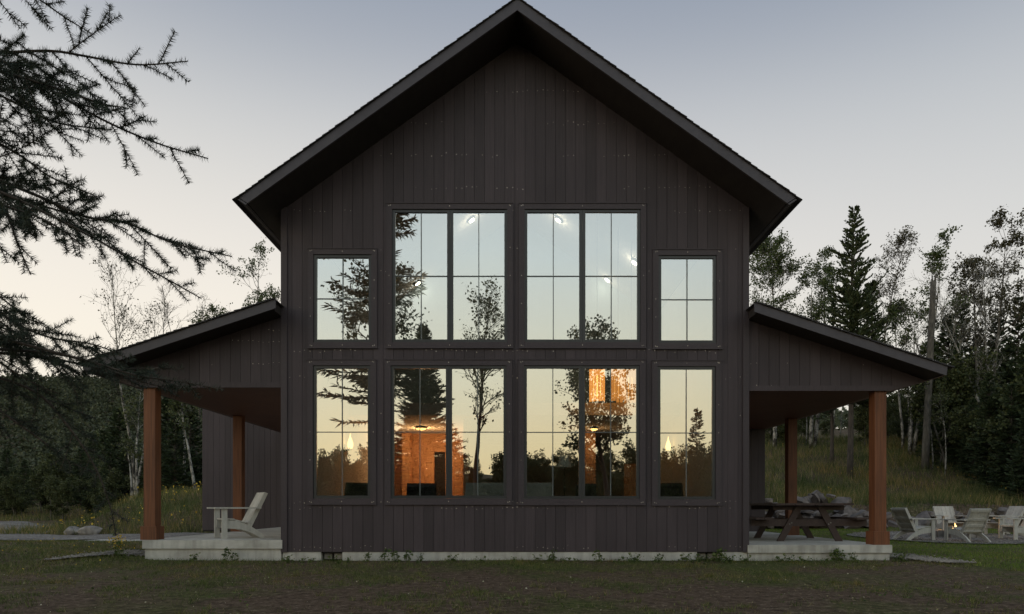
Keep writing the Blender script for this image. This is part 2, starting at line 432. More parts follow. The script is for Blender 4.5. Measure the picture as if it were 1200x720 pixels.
# ---- porches
def porch(s, dz, depth, end, post_back):
    mir = lambda poly: [(s * x, z + dz) for x, z in (poly if s > 0 else poly[::-1])]
    pz = lambda x: 4.49 - .332 * (x - 4.19)
    r = MB()
    r.prism(mir([(4.20, pz(4.20) - .15), (7.43, pz(7.43) - .15), (7.46, pz(7.46) - .012), (4.20, pz(4.20) - .012)][::-1][::-1]), -.463, end)
    nC = 26
    for i in range(nC):
        u0, u1 = 4.15 + 3.38 * i / nC, 4.15 + 3.38 * (i + 1) / nC + .05
        r.prism(mir([(u0, pz(u0) - .004), (u1, pz(u1) + .006), (u1, pz(u1) + .030), (u0, pz(u0) + .008)]), -.53 + rng.uniform(-.008, .008), end + .03, 1)
    ro = r.build('porch_roof', [M['soffit'], M['shingle']], house)
    f = MB()
    f.prism(mir([(4.14, pz(4.14) - .165), (7.45, pz(7.45) - .165), (7.48, pz(7.48) - .004), (4.14, pz(4.14) - .004)]), -.50, -.466)
    f.prism(mir([(7.452, pz(7.45) - .16), (7.482, pz(7.45) - .16), (7.505, pz(7.5) - .006), (7.47, pz(7.47) - .006)]), -.464, end)
    f.build('fascia', M['fascia'], ro)
    c = MB()
    c.prism(mir([(4.22, 3.07), (6.77, 3.07), (7.43, 3.245), (4.22, 4.31)]), .026, end)
    c.build('porch_ceiling', M['porch_ceiling'], house)
    p = MB(); lo, hi = (4.21, 7.3)
    topf = lambda u: pz(abs(u)) - .155 + dz
    u0, u1 = (4.21, 6.79) if s > 0 else (-6.79, -4.21)
    board_wall(p, u0, u1, 3.06 + dz, topf, [], .182, front, [3.14 + dz, 3.55, 3.95, 4.15], seed=11 + s)
    P = mir([(6.795, 3.062), (7.42, 3.235), (6.795, pz(6.795) - .16)])
    p.prism(P, .0, .024, 0)
    p.box(min(s * 4.21, s * 6.79), max(s * 4.21, s * 6.79), -.012, -.003, 3.055 + dz, 3.15 + dz, 0)
    p.build('porch_gable_panel', [M['siding'], M['backing'], M['nail']], house)
    g = MB(); zt, zb = .28 + (.09 if s < 0 else 0), .14 + (.075 if s < 0 else 0)
    xa, xb = (4.18, 6.77) if s > 0 else (-6.69, -4.18)
    g.box(xa, xb, -.05, depth, zb, zt); g.build('porch_slab', M['concrete'], house)
    g = MB(); g.box(xa + (.03 if s < 0 else .02), xb - .03, -.012, depth, -.3, zb - .002); g.build('porch_foundation', M['concrete'], house)
    for y in (0.145, post_back):
        q = MB(); xc = s * 6.61; hw = .104
        q.box(xc - hw, xc + hw, y - hw, y + hw, zt, 3.069 + dz)
        po = q.build('post', M['cedar'], house)
        q = MB(); hb = .143
        q.box(xc - hb, xc + hb, y - hb, y + hb, zt + .001, zt + .245); q.build('post_base', M['cedar'], po)
    return zt
ZR = porch(1, 0.0, 6.3, 12.0, 4.05)
ZL = porch(-1, 0.06, 9.6, 9.9, 4.05)

# ---- wings closing the porches
w = MB()
board_wall(w, 4.2, 6.80, .14, lambda u: 3.07, [], .182, lambda u, d, z: (u, 6.28 + d, z), seed=21)
w.box(4.2, 6.79, 6.304, 12, .1, 3.069, 1)
board_wall(w, 6.31, 12.0, .14, lambda u: 3.2, [], .182, lambda u, d, z: (6.815 - d, u, z), seed=22)
w.build('side_wing', [M['siding'], M['backing'], M['nail']], house)
w = MB()
board_wall(w, -10.04, -4.2, .2, lambda u: 4.35 + .2 * (u + 10.04), [], .182, lambda u, d, z: (u, 9.62 + d, z), seed=23)
w.prism([(-10.03, .15), (-4.2, .15), (-4.2, 5.50), (-10.03, 4.34)], 9.645, 18, 1)
board_wall(w, 9.65, 18.0, .2, lambda u: 4.3, [], .182, lambda u, d, z: (-10.055 + d, u, z), seed=24)
w.build('side_wing', [M['siding'], M['backing'], M['nail']], house)
w = MB(); w.prism([(-10.15, 4.33), (-4.2, 5.52), (-4.2, 5.68), (-10.15, 4.49)], 9.5, 18.3, 0); w.build('wing_roof', M['shingle'], house)

# ---- foundation with two vents
f = MB()
va, vb = (wx(376), wx(401)), (wx(817), wx(843))
for a, b in ((-4.19, va[0]), (va[1], vb[0]), (vb[0], vb[0]), (vb[1], 4.19)):
    if b > a: f.box(a, b, .012, .25, -.35, .152)
f.box(-4.19, 4.19, .255, .4, -.35, .152)
f.build('foundation', M['concrete'], house)
for a, b in (va, vb):
    v = MB(); v.box(a + .004, b - .004, .16, .25, -.1, .15)
    v.box(a + .004, b - .004, .05, .16, .13, .15)
    m = (a + b) / 2
    for l, r_ in ((a + .03, m - .02), (m + .02, b - .03)):
        v.box(l, r_, .10, .158, .02, .12, 1)
    v.build('foundation_vent', [M['backing'], M['stone']], house)

# ---- shell and rooms inside
M['plaster'] = simple('warm_white_plaster', (.60, .57, .52), .9, 0, .05)
M['coolwall'] = simple('pale_blue_green_wall', (.36, .44, .45), .9, 0, .05)
M['warmwood'] = wood('honey_timber_lining', (.44, .23, .11), (.62, .37, .20), .5, .08, (30, 30, 2), .1)
M['floorwood'] = wood('oak_floor', (.16, .09, .05), (.26, .15, .08), .35, .1, (20, 2, 20), .1)
FL = .42
for s in (-1, 1):
    q = MB(); q.box(min(s * 4.0, s * 4.18), max(s * 4.0, s * 4.18), .21, BACK - .1, -.2, soff(4.18) - .02); q.build('side_wall', M['plaster'], house)
    q = MB()
    P = [(0, AP - .03), (s * 4.0, AP - .03 - SL * 4.0), (s * 4.0, AP - .10 - SL * 4.0), (0, AP - .10)]
    q.prism(P[::-1] if s < 0 else P, .21, BACK - .1); q.build('room_ceiling', M['plaster'], house)
q = MB(); q.box(-3.99, 3.99, .21, 12, FL - .2, FL); q.build('room_floor', M['floorwood'], house)
q = MB(); q.box(-3.99, 3.99, 4.2, 11.9, 3.17, 3.47); q.build('loft_floor', M['plaster'], house)
q = MB(); q.prism([(-3.99, 3.475), (3.99, 3.475), (3.99, soff(3.99) - .12), (0, AP - .12), (-3.99, soff(3.99) - .12)], 7.2, 7.35); q.build('loft_wall', M['coolwall'], house)
q = MB(); q.box(-3.99, 3.99, 11.9, 12.1, FL, 3.16); q.build('back_wall', M['plaster'], house)
q = MB(); q.prism([(-4.18, .1), (4.18, .1), (4.18, soff(4.18) - .02), (0, AP - .05), (-4.18, soff(4.18) - .02)], BACK - .08, BACK); q.build('back_wall', M['siding'], house)
q = MB(); q.box(-3.98, -2.46, 8.5, 8.65, FL, 3.165); q.box(-2.12, -1.32, 8.5, 8.65, FL, 3.165); q.box(-2.46, -2.12, 8.5, 8.65, 2.62, 3.165)
q.box(-2.52, -2.46, 8.46, 8.498, FL, 2.68); q.box(-2.12, -2.06, 8.46, 8.498, FL, 2.68)
q.box(-3.35, -3.12, 7.9, 8.45, FL, 3.165); q.box(-1.31, -1.18, 5.0, 8.65, FL, 3.165)
q.build('timber_partition', M['warmwood'], house)
q = MB(); q.box(-2.455, -2.125, 8.56, 8.60, FL, 2.61); q.box(-2.17, -2.15, 8.53, 8.558, 1.40, 1.55); q.build('inner_door', M['backing'], house)
q = MB(); q.box(1.85, 2.35, 7.6, 7.75, FL, 3.165); q.box(3.2, 3.7, 7.6, 7.75, FL, 2.2); q.build('timber_partition', M['warmwood'], house)

def lamp(parent, loc, power, col=(1, .42, .14), r=.12):
    l = bpy.data.lights.new('lamp_glow', 'POINT'); l.energy = power; l.color = col; l.shadow_soft_size = r
    o = bpy.data.objects.new('lamp_glow', l); COL.objects.link(o); o.location = loc; o.parent = parent
M['bulb_w'] = emit('white_hot_lens', (1, .88, .68), 9.0)
M['bulb_o'] = emit('amber_lamp', (1, .55, .16), 6.0)
M['copper'] = simple('copper_strip', (.45, .17, .06), .35, .7, .25, (12, 12, 2))
M['lampmetal'] = simple('dark_lamp_metal', (.03, .028, .026), .4, .6)
# recessed spots in the sloping ceiling
def spot(loc, nrm, label):
    t = thing('ceiling_spotlight', label, 'ceiling light', tuple(loc), 0, 'ceiling spotlights behind the upper windows')
    n = Vector(nrm).normalized(); b1 = n.orthogonal().normalized(); b2 = n.cross(b1)
    def disc(mb, r0, off0, off1, k=14):
        v = [b1 * (r0 * math.cos(2 * math.pi * i / k)) + b2 * (r0 * math.sin(2 * math.pi * i / k)) + n * o for o in (off0, off1) for i in range(k)]
        mb.add([tuple(p) for p in v], [(i, (i + 1) % k, k + (i + 1) % k, k + i) for i in range(k)])
        mb.faces.append((np.array([[mb.n - k + i for i in range(k)]]), 0)); mb.faces.append((np.array([[mb.n - 2 * k + i for i in range(k)][::-1]]), 0))
    h = MB(); disc(h, .12, -.02, .03); h.build('housing', M['lampmetal'], t)
    e = MB(); disc(e, .085, .031, .045); e.build('lens', M['bulb_w'], t)
    lamp(t, tuple(n * .2), 8 if loc[1] < 6 else 3, (1, .85, .66), .06)
ceil = lambda x: AP - .10 - SL * abs(x)
for x, y, lab in ((-1.14, 5.4, 'ceiling spotlight glowing near the top of the upper window left of the ridge'),
                  (1.14, 5.4, 'ceiling spotlight glowing near the top of the upper window right of the ridge'),
                  (3.0, 4.75, 'ceiling spotlight glowing at the right edge of the upper right double window'),
                  (2.62, 6.9, 'ceiling spotlight glowing low in the upper right double window'),
                  (-2.75, 6.9, 'ceiling spotlight glowing low in the upper left double window')):
    spot((x, y, ceil(x) - .02), (SL * -np.sign(x), 0, -1), lab)
# kitchen downlight
t = thing('ceiling_lamp', 'warm ceiling lamp lighting the orange timber room behind the left double window', 'ceiling light', (-2.6, 6.6, 3.17))
k = MB(); k.tube([(0, 0, 0), (0, 0, -.05)], [.16, .16], 18); k.build('housing', M['lampmetal'], t)
k = MB(); k.tube([(0, 0, -.051), (0, 0, -.08), (0, 0, -.10)], [.14, .13, .05], 18); k.build('shade', M['bulb_o'], t)
lamp(t, (0, .3, -.35), 58, (1, .52, .22)); lamp(t, (.3, 1.2, -.9), 16, (1, .52, .22))
t = thing('ceiling_lamp', 'warm ceiling lamp before the narrow timber wall behind the right double window', 'ceiling light', (2.2, 6.7, 3.17))
k = MB(); k.tube([(0, 0, 0), (0, 0, -.05)], [.12, .12], 18); k.build('housing', M['lampmetal'], t)
k = MB(); k.tube([(0, 0, -.051), (0, 0, -.08), (0, 0, -.10)], [.10, .09, .04], 18); k.build('shade', M['bulb_o'], t)
lamp(t, (0, .3, -.4), 9, (1, .52, .22))
# copper pendants
for i, (x, y) in enumerate(((1.93, 3.75), (2.42, 3.72), (2.78, 4.0))):
    t = thing('pendant_lamp', ['copper strip pendant lamp glowing brightest beside the window stile', 'dimmer copper strip pendant lamp in the middle of its row of three', 'copper strip pendant lamp half hidden by the window edge, right of its row'][i],
              'pendant lamp', (x, y, 3.42), i * .5, 'copper pendant lamps in the great room')
    st = MB()
    for j in range(13):
        a = j * 2 * math.pi / 13; z0 = rng.uniform(0, .06)
        c, s_ = math.cos(a) * .18, math.sin(a) * .18; tx, ty = -math.sin(a) * .036, math.cos(a) * .036
        st.hexa([(c - tx, s_ - ty, z0), (c + tx, s_ + ty, z0), (c * .97 - tx, s_ * .97 - ty, z0), (c * .97 + tx, s_ * .97 + ty, z0),
                 (c - tx, s_ - ty, .9), (c + tx, s_ + ty, .9), (c * .97 - tx, s_ * .97 - ty, .9), (c * .97 + tx, s_ * .97 + ty, .9)])
    st.build('lamp_shade', emit('glowing_copper_glass', (1, .36, .07), (1.8, 1.1, .7)[i]), t)
    q = MB(); q.tube([(0, 0, .12), (0, 0, .62)], [.085, .085], 12); q.build('bulb', M['bulb_o'] if i == 0 else emit('amber_lamp_dim', (1, .42, .10), 2.2), t)
    q = MB(); q.tube([(0, 0, .90), (0, 0, ceil(x) - 3.42)], .012, 6); q.tube([(0, 0, .895), (0, 0, .92)], .185, 16); q.build('rod', M['lampmetal'], t)
    lamp(t, (0, 0, -.15), .8)
# wall sconces
for x, y, z, lab in ((-3.99, 3.7, 2.40, 'flame shaped amber wall lamp behind the small lower left window'), (3.99, 4.9, 2.45, 'flame shaped amber wall lamp behind the small lower right window')):
    s = np.sign(x)
    t = thing('wall_lamp', lab, 'wall lamp', (x, y, z))
    q = MB(); q.box(min(0, -s * .03), max(0, -s * .03), -.05, .05, -.16, .02); q.beam((0, 0, -.12), (-s * .14, 0, -.12), .02, .02); q.tube([(-s * .13, 0, -.13), (-s * .13, 0, -.08)], [.03, .06], 10); q.build('bracket', M['lampmetal'], t)
    q = MB(); q.tube([(-s * .13, 0, -.075), (-s * .13, 0, .02), (-s * .13, 0, .09), (-s * .13, 0, .19), (-s * .13, 0, .28)], [.05, .07, .055, .018, .004], 12); q.build('flame_shade', emit('amber_candle_glass', (1, .60, .20), 3.2), t)
    lamp(t, (-s * .3, 0, .1), 1.2)
# seats by the windows
M['darkcloth'] = simple('dark_upholstery', (.03, .026, .026), .9, 0, .2)
M['greycloth'] = simple('pale_grey_upholstery', (.45, .46, .44), .9, 0, .08)
def armchair(loc, rz, label, mat=None, name='armchair', cat='armchair', w=.8, grp=None):
    t = thing(name, label, cat, (loc[0], loc[1], FL), rz, grp); mat = mat or M['darkcloth']
    h = w / 2
    b = MB(); b.box(-h + .12, h - .12, -.35, .30, .14, .44); b.build('seat', mat, t)
    b = MB(); b.hexa([(-h + .04, .26, .14), (h - .04, .26, .14), (-h + .04, .42, .14), (h - .04, .42, .14), (-h + .10, .36, .96), (h - .10, .36, .96), (-h + .10, .50, .96), (h - .10, .50, .96)])
    b.tube([(-h + .10, .43, .96), (h - .10, .43, .96)], .075, 10); b.build('backrest', mat, t)
    for s in (-1, 1):
        b = MB(); b.box(min(s * h, s * (h - .115)), max(s * h, s * (h - .115)), -.36, .255, .14, .62); b.build('armrest', mat, t)
        for yy in (-.3, .3):
            b = MB(); b.tube([(s * (h - .1), yy, 0), (s * (h - .1), yy, .139)], [.018, .026], 8); b.build('leg', M['lampmetal'], t)
    return t
armchair((-2.02, 2.4), math.pi + .15, 'dark rounded armchair before the lit orange room in the left double window')
armchair((-3.35, 2.0), math.pi + .5, 'dark armchair in the small lower left window under the flame lamp')
armchair((3.95 - .55, 2.2), math.pi - .6, 'dark armchair in the small lower right window under the flame lamp')
armchair((1.55, 2.6), math.pi - .1, 'dark dining armchair right of the floor lamp in the right double window', w=.62)
armchair((-.12, 2.0), math.pi, 'pale grey sofa with its back across the gap between the lower double windows', M['greycloth'], 'sofa', 'sofa', 1.95)
t = thing('floor_lamp', 'slim floor lamp with a pale shade at the stile of the lower right double window', 'floor lamp', (1.10, 2.9, FL))
q = MB(); q.tube([(0, 0, 0), (0, 0, .03)], .15, 14); q.tube([(0, 0, .03), (0, 0, 1.42)], .012, 6); q.build('stand', M['lampmetal'], t)
q = MB(); q.tube([(0, 0, 1.42), (0, 0, 1.68)], [.16, .11], 16); q.build('lamp_shade', simple('pale_linen', (.7, .72, .72), .9), t)

# ------------------------------------------------------------------ furniture outdoors
def adirondack():
    t = empty('garden_chair')
    W = .76
    for s in (-1, 1):
        b = MB(); y = s * (W / 2 - .04)
        b.box(.27, .365, y - .02, y + .02, 0, .555); b.build('front_leg', M['chair'], t)
        b = MB(); y = s * (W / 2 - .085)
        side = [(.34, .20), (.34, .345), (.12, .335), (-.12, .25), (-.30, .13), (-.44, .0), (-.33, .0), (-.20, .085), (.02, .17)]
        b.prism(side[::-1], y - .022, y + .022); b.build('rear_leg', M['chair'], t)
        b = MB(); y = s * (W / 2 - .05)
        b.hexa([(-.33, y - .06, .558), (.49, y - .07, .558), (-.33, y + .06, .558), (.49, y + .07, .558), (-.33, y - .06, .585), (.49, y - .07, .585), (-.33, y + .06, .585), (.49, y + .07, .585)])
        b.build('armrest', M['chair'], t)
    b = MB()
    for i in range(5):
        x = .33 - i * .105; z = .352 - max(0, i - 1.4) * .026
        b.hexa([(x - .095, -.30, z - (.024 if i > 1 else .002)), (x, -.30, z), (x - .095, .30, z - (.024 if i > 1 else .002)), (x, .30, z),
                (x - .095, -.30, z + .022 - (.024 if i > 1 else .002)), (x, -.30, z + .022), (x - .095, .30, z + .022 - (.024 if i > 1 else .002)), (x, .30, z + .022)])
    b.build('seat', M['chair'], t)
    b = MB()
    for i in range(5):
        y0 = -.285 + i * .115; y1 = y0 + .108
        b.hexa([(-.085, y0, .22), (-.085, y1, .22), (-.11, y0, .215), (-.11, y1, .215), (-.42, y0, .872), (-.42, y1, .872), (-.445, y0, .865), (-.445, y1, .865)])
    b.build('backrest', M['chair'], t)
    for y in (-.2975, .2875):
        b = MB(); b.hexa([(-.075, y, .20), (-.075, y + .012, .20), (-.155, y, .17), (-.155, y + .012, .17), (-.412, y, .875), (-.412, y + .012, .875), (-.475, y, .852), (-.475, y + .012, .852)])
        b.build('back_stile', M['chair'], t)
    for f in (.30, .56, .90):
        x, z = -.085 - .335 * f, .22 + .652 * f
        b = MB(); b.beam((x - .040, -.284, z), (x - .040, .284, z), .03, .07, (-.45, 0, .9)); b.build('back_rail', M['chair'], t)
    return t
proto = adirondack()
GC = 'pale garden chairs round the fire pit'
chairs = [((-5.30, .78, ZL), math.pi + .60, 'pale slatted garden chair alone on the left porch slab', None),
          ((10.95, 6.45, 'g'), .10, 'pale garden chair nearest the right porch post, seen side on facing the fire', GC),
          ((13.75, 9.3, 'g'), -math.pi / 2 - .12, 'pale garden chair beyond the fire with its front lit by the flames', GC),
          ((11.95, 5.75, 'g'), math.pi / 2 + .16, 'pale garden chair turned with its back to the viewer in front of the fire', GC),
          ((14.9, 8.5, 'g'), math.pi + .05, 'pale garden chair mostly hidden behind the chair at the right photo edge', GC),
          ((13.78, 6.3, 'g'), math.pi - .12, 'pale garden chair cut off by the right photo edge, facing the fire', GC)]

def picnic():
    t = thing('picnic_table', 'dark stained picnic table standing on the right porch slab', 'picnic table', (5.85, 1.95, ZR))
    b = MB()
    for i in range(8): b.box(-.76 + i * .19, -.76 + i * .19 + .184, -.95, .95, .715, .755)
    b.build('tabletop', M['table_wood'], t)
    for s in (-1, 1):
        b = MB()
        for i in range(2):
            x0 = s * .98 - .17 + i * .172; b.box(x0, x0 + .165, -.95, .95, .435, .475)
        b.build('bench_seat', M['table_wood'], t)
        y = s * .65
        b = MB(); b.box(-1.15, 1.15, y - .02, y + .02, .30, .434); b.build('bench_bearer', M['table_wood'], t)
        b = MB(); b.box(-.70, .70, y - .019, y + .021, .62, .713); b.build('top_bearer', M['table_wood'], t)
        for k in (-1, 1):
            b = MB(); yy = y - .045
            b.hexa([(k * .585 - .07, yy - .02, 0), (k * .585 + .07, yy - .02, 0), (k * .585 - .07, yy + .022, 0), (k * .585 + .07, yy + .022, 0),
                    (k * .20 - .07, yy - .02, .712), (k * .20 + .07, yy - .02, .712), (k * .20 - .07, yy + .022, .712), (k * .20 + .07, yy + .022, .712)])
            lg = b.build('leg', M['table_wood'], t)
            n_ = MB(); xx = k * (.585 - .385 * .367 / .712)
            n_.tube([(xx + .02, yy - .021, .367), (xx + .02, yy - .032, .367)], .014, 8); n_.tube([(xx - .02, yy - .021, .34), (xx - .02, yy - .032, .34)], .014, 8)
            n_.build('bolt', M['stone'] if 'stone' in M else M['nail'], lg)
picnic()
# ------------------------------------------------------------------ terrain
def ss(a, b, x):
    t = np.clip((np.asarray(x, float) - a) / (b - a), 0, 1); return t * t * (3 - 2 * t)
def wob(x, y, f, p=0.0):
    return (np.sin(x * f + 1.3 + p) * np.cos(y * f * 1.13 + .7 * p) + np.sin(x * f * 2.17 + y * f * .9 + 2.1 + p) * .6 + np.cos(y * f * 2.6 - x * f * 1.4 + p) * .4) / 2
def gh(x, y):
    x = np.asarray(x, float); y = np.asarray(y, float)
    r = ss(5, 9, x)
    bank = .12 * ss(4, 12, y) + .85 * ss(13.2, 15, y) + 4.3 * ss(14.5, 38, y) + .11 * np.clip(y - 34, 0, 120)
    bank = bank + .02 * np.clip(x - 20, 0, 60) * ss(14, 30, y)
    l = ss(-5, -8, x)
    lb = 1.55 * ss(14.6, 21, y) * ss(-20.3, -17.5, x) * (1 - ss(30, 45, y) * .3) + .8 * ss(30, 45, y) + 44 * ss(62, 260, y)
    far = 30 * ss(150, 330, y) * (1 - l)
    far2 = 10 * ss(60, 200, -y)                         # gentle rise behind the viewer
    z = r * bank + l * lb + far * (1 - r) + far2
    calm = ss(9.5, 13, np.hypot(x * .85, y - 5))         # level around the house
    z = z + .13 * ss(-6.4, -7.4, x) * ss(-2.5, .5, y) * (1 - ss(3, 8, y)) - .12 * ss(-6.6, -7.6, x) * ss(3.5, 9, y) * (1 - ss(15, 20, y))
    z = z + wob(x, y, .9) * .035 * (.25 + .75 * calm) + wob(x, y, .23, 2) * .12 * ss(12, 25, np.hypot(x, y))
    return z
def axis(segs):
    out = [segs[0][0]]
    for a, b, n in segs: out += list(np.linspace(a, b, n + 1)[1:])
    return np.array(out)
gx = axis([(-700, -120, 30), (-120, -40, 40), (-40, 40, 160), (40, 120, 40), (120, 700, 30)])
gy = axis([(-400, -60, 40), (-60, -14, 46), (-14, 46, 120), (46, 120, 50), (120, 500, 60)])
X, Y = np.meshgrid(gx, gy)
Z = gh(X, Y)
inside = (X > -4.0) & (X < 4.0) & (Y > .3) & (Y < 19)
Z = np.where(inside, -.4, Z)
b = MB(); nx, ny = len(gx), len(gy)
ii = np.arange(ny - 1)[:, None] * nx + np.arange(nx - 1)[None]
b.add(np.stack([X, Y, Z], -1).reshape(-1, 3), np.stack([ii, ii + 1, ii + 1 + nx, ii + nx], -1).reshape(-1, 4))
tag(b.build('ground', M['ground'], smooth=True), kind='structure')

def sheet(name, poly_fn, u0, u1, v0, v1, nu, nv, mat, lift):
    """ground-hugging sheet; poly_fn(u, v) -> x, y"""
    U, V = np.meshgrid(np.linspace(u0, u1, nu), np.linspace(v0, v1, nv))
    x, y = poly_fn(U, V); z = gh(x, y) + lift
    b = MB(); ii = np.arange(nv - 1)[:, None] * nu + np.arange(nu - 1)[None]
    b.add(np.stack([x, y, z], -1).reshape(-1, 3), np.stack([ii, ii + 1, ii + 1 + nu, ii + nu], -1).reshape(-1, 4))
    return tag(b.build(name, mat, smooth=True), kind='structure')
# gravel drive on the left: a broad sweep that narrows towards the porch
def drive(u, v):
    lo = np.interp(u, [-60, -30, -18, -12, -9, -7], [7.5, 8.6, 9.0, 9.2, 9.4, 9.6]) + .25 * np.sin(u * 1.7)
    hi = np.interp(u, [-60, -30, -20.5, -18.6, -12, -7], [30, 27, 20.5, 14.2, 14.0, 13.5]) + .25 * np.sin(u * 2.3)
    return u, lo + (hi - lo) * v
sheet('gravel_drive', drive, -60, -7, 0, 1, 120, 30, M['gravel'], .035)
sheet('concrete_path', lambda u, v: (u, v + .12 * (u + 13) * 0), -13.2, -6.72, 7.9, 9.5, 20, 8, M['concrete'], .035)
sheet('gravel_strip', lambda u, v: (7.22 + .13 * (1.0 - u) + .05 * np.sin(u * 9) + v * np.interp(u, [-.75, -.2, 1.2], [.04, .36, .6]), u), -.75, 1.3, -.5, .5, 24, 8, M['gravel'], .03)
sheet('gravel_strip', lambda u, v: (-6.98 + .5 * (u - .5) + .05 * np.sin(u * 8) + v * np.interp(u, [-1.0, -.3, .7], [.06, .45, .45]), u), -1.0, .75, -.5, .5, 24, 8, M['gravel'], .03)
sheet('gravel_circle', lambda u, v: (12.75 + v * np.cos(u) * (1 + .04 * np.sin(5 * u)), 7.45 + v * np.sin(u) * (1 + .04 * np.sin(5 * u))), 0, 2 * math.pi, .0, 2.75, 60, 10, M['gravel'], .03)

for i, (loc, rz, lab, g) in enumerate(chairs):
    o = proto if i == 0 else copy_tree(proto)
    z = float(gh(loc[0], loc[1])) + .03 if loc[2] == 'g' else loc[2] + .002
    o.location = (loc[0], loc[1], z); o.rotation_euler.z = rz
    tag(o, lab, 'garden chair', g)

# fire pit: a ring of stones with burning logs
def rock_mesh(name, size, seed, mat, sub=2, flat=1.0):
    import bmesh
    bm = bmesh.new(); bmesh.ops.create_icosphere(bm, subdivisions=sub, radius=1)
    r = np.random.default_rng(seed); k = r.normal(size=(9, 3)); k /= np.linalg.norm(k, axis=1)[:, None]; cut = r.uniform(.55, .95, 9)
    for v in bm.verts:
        p = np.array(v.co)
        for n_, c in zip(k, cut):
            d = p @ n_
            if d > c: p = p - n_ * (d - c) * .9
        p *= 1 + r.normal(0, .02)
        v.co = (p[0] * size[0], p[1] * size[1], p[2] * size[2] * flat)
    me = bpy.data.meshes.new(name); bm.to_mesh(me); bm.free(); me.materials.append(mat); return me
pit = thing('fire_pit', 'low round ring of stones between the pale garden chairs', 'fire pit', (12.75, 7.45, float(gh(12.75, 7.45))))
b = MB()
for i in range(12):
    a = i * math.pi / 6; c, s_ = math.cos(a), math.sin(a); q = rng.uniform(.9, 1.1)
    p = [np.array([c * rr - s_ * t * .135 * (rr / .55), s_ * rr + c * t * .135 * (rr / .55), z]) for z in (0, .22 * q) for rr in (.44, .64) for t in (-1, 1)]
    b.hexa(p)
b.build('stone_ring', M['stone'], pit)
b = MB()
for i in range(5):
    a = i * 1.3; b.tube([(math.cos(a) * .33, math.sin(a) * .33, .06), (0, 0, .26), (-math.cos(a) * .05, -math.sin(a) * .05, .30)], .045, 7)
b.build('log', M['bark_dark'], pit)
fire = thing('fire', 'small bright campfire burning in the stone ring', 'fire', (12.72, 7.42, float(gh(12.75, 7.45)) + .16))
b = MB()
for i in range(11):
    a = rng.uniform(0, 6.28); r_ = rng.uniform(0, .17); h = rng.uniform(.09, .22) * (1.25 - r_ * 2.2); w = rng.uniform(.02, .04)
    x, y = math.cos(a) * r_, math.sin(a) * r_
    b.tube([(x, y, 0), (x * 1.1, y * 1.1, h * .3), (x * .8 + .02, y * .8, h * .65), (x * .7 - .01, y * .7, h)], [w * .7, w, w * .6, .004], 7)
b.build('flame', emit('campfire_flame', (1, .60, .22), 4.0), fire, smooth=True)
lamp(fire, (0, 0, .35), 16, (1, .55, .2), .12)

# boulders by the drive
for (px, py, d, sz, lab) in ((85, 616, 26.6, (.33, .30, .23), 'smaller brownish boulder at the edge of the gravel drive'), (107, 617, 26.2, (.48, .36, .24), 'larger flat grey boulder at the edge of the gravel drive')):
    p = at(px, py, d); o = put('boulder', rock_mesh('boulder', sz, int(px), M['stone'], 3)); tag(o, lab, 'boulder')
    o.location = (p[0], p[1], float(gh(p[0], p[1])) + sz[2] * .6)
# slate rocks heaped along the foot of the bank
def slab_rock(seed):
    import bmesh
    q = np.random.default_rng(seed); bm = bmesh.new(); L, W_, H = q.uniform(.22, .42), q.uniform(.15, .28), q.uniform(.04, .10)
    for i in range(11):
        a = i * 2 * math.pi / 11 + q.normal(0, .2); k = q.uniform(.75, 1.1)
        for sz in (-1, 1): bm.verts.new((math.cos(a) * L * k * q.uniform(.85, 1), math.sin(a) * W_ * k * q.uniform(.85, 1), sz * H * q.uniform(.5, 1.1)))
    bmesh.ops.convex_hull(bm, input=bm.verts)
    me = bpy.data.meshes.new('slate_rock'); bm.to_mesh(me); bm.free(); me.materials.append(M['slate']); return me
rm = [slab_rock(40 + k) for k in range(9)]
rr = np.random.default_rng(5)
for i in range(250):
    x = rr.uniform(7.6, 13.6) if i < 185 else rr.uniform(13, 24)
    y = 13.0 + rr.normal(0, .45) + .06 * (x - 9); hgt_ = max(0, (1.4 if x < 13 else .5) - abs(y - 13.2 - .06 * (x - 9)) * .55) * rr.random() * (.7 + .3 * math.sin(x * 2.3))
    o = put('slate_rock', rm[i % 9]); o.location = (x, y, float(gh(x, y)) + .04 + hgt_)
    o.rotation_euler = (rr.normal(0, .38), rr.normal(0, .42), rr.uniform(0, 6.28)); k = rr.uniform(.55, 1.35); o.scale = (k, k, k * rr.uniform(.8, 1.5))
    tag(o, 'grey slate rock heaped along the foot of the grassy bank', 'rock', 'slate rocks along the foot of the bank')
# the heap's soil under the rocks
b = MB()
px_ = np.linspace(7.4, 25, 60)
prof = [(-.9, -.05), (-.45, .10), (0, .30), (.5, .62), (1.1, .75)]
v = []
for x in px_:
    k = (1 if x < 13 else .65) * min(1, (x - 7.3) / 1.2) * (1 + .12 * math.sin(x * 3.1))
    for dy, dz in prof: y = 13.2 + .06 * (x - 9) + dy; v.append((x, y, float(gh(x, 12.3)) - .05 + max(dz * k, -.05)))
m_ = len(prof); f = [(i * m_ + j, (i + 1) * m_ + j, (i + 1) * m_ + j + 1, i * m_ + j + 1) for i in range(59) for j in range(m_ - 1)]
b.add(v, f); tag(b.build('soil_bank', M['ground'], smooth=True), kind='structure')

# ------------------------------------------------------------------ trees
def unit(v): return v / max(np.linalg.norm(v), 1e-9)
def rvec(r, n): v = r.normal(size=(n, 3)); return v / np.linalg.norm(v, axis=1)[:, None]

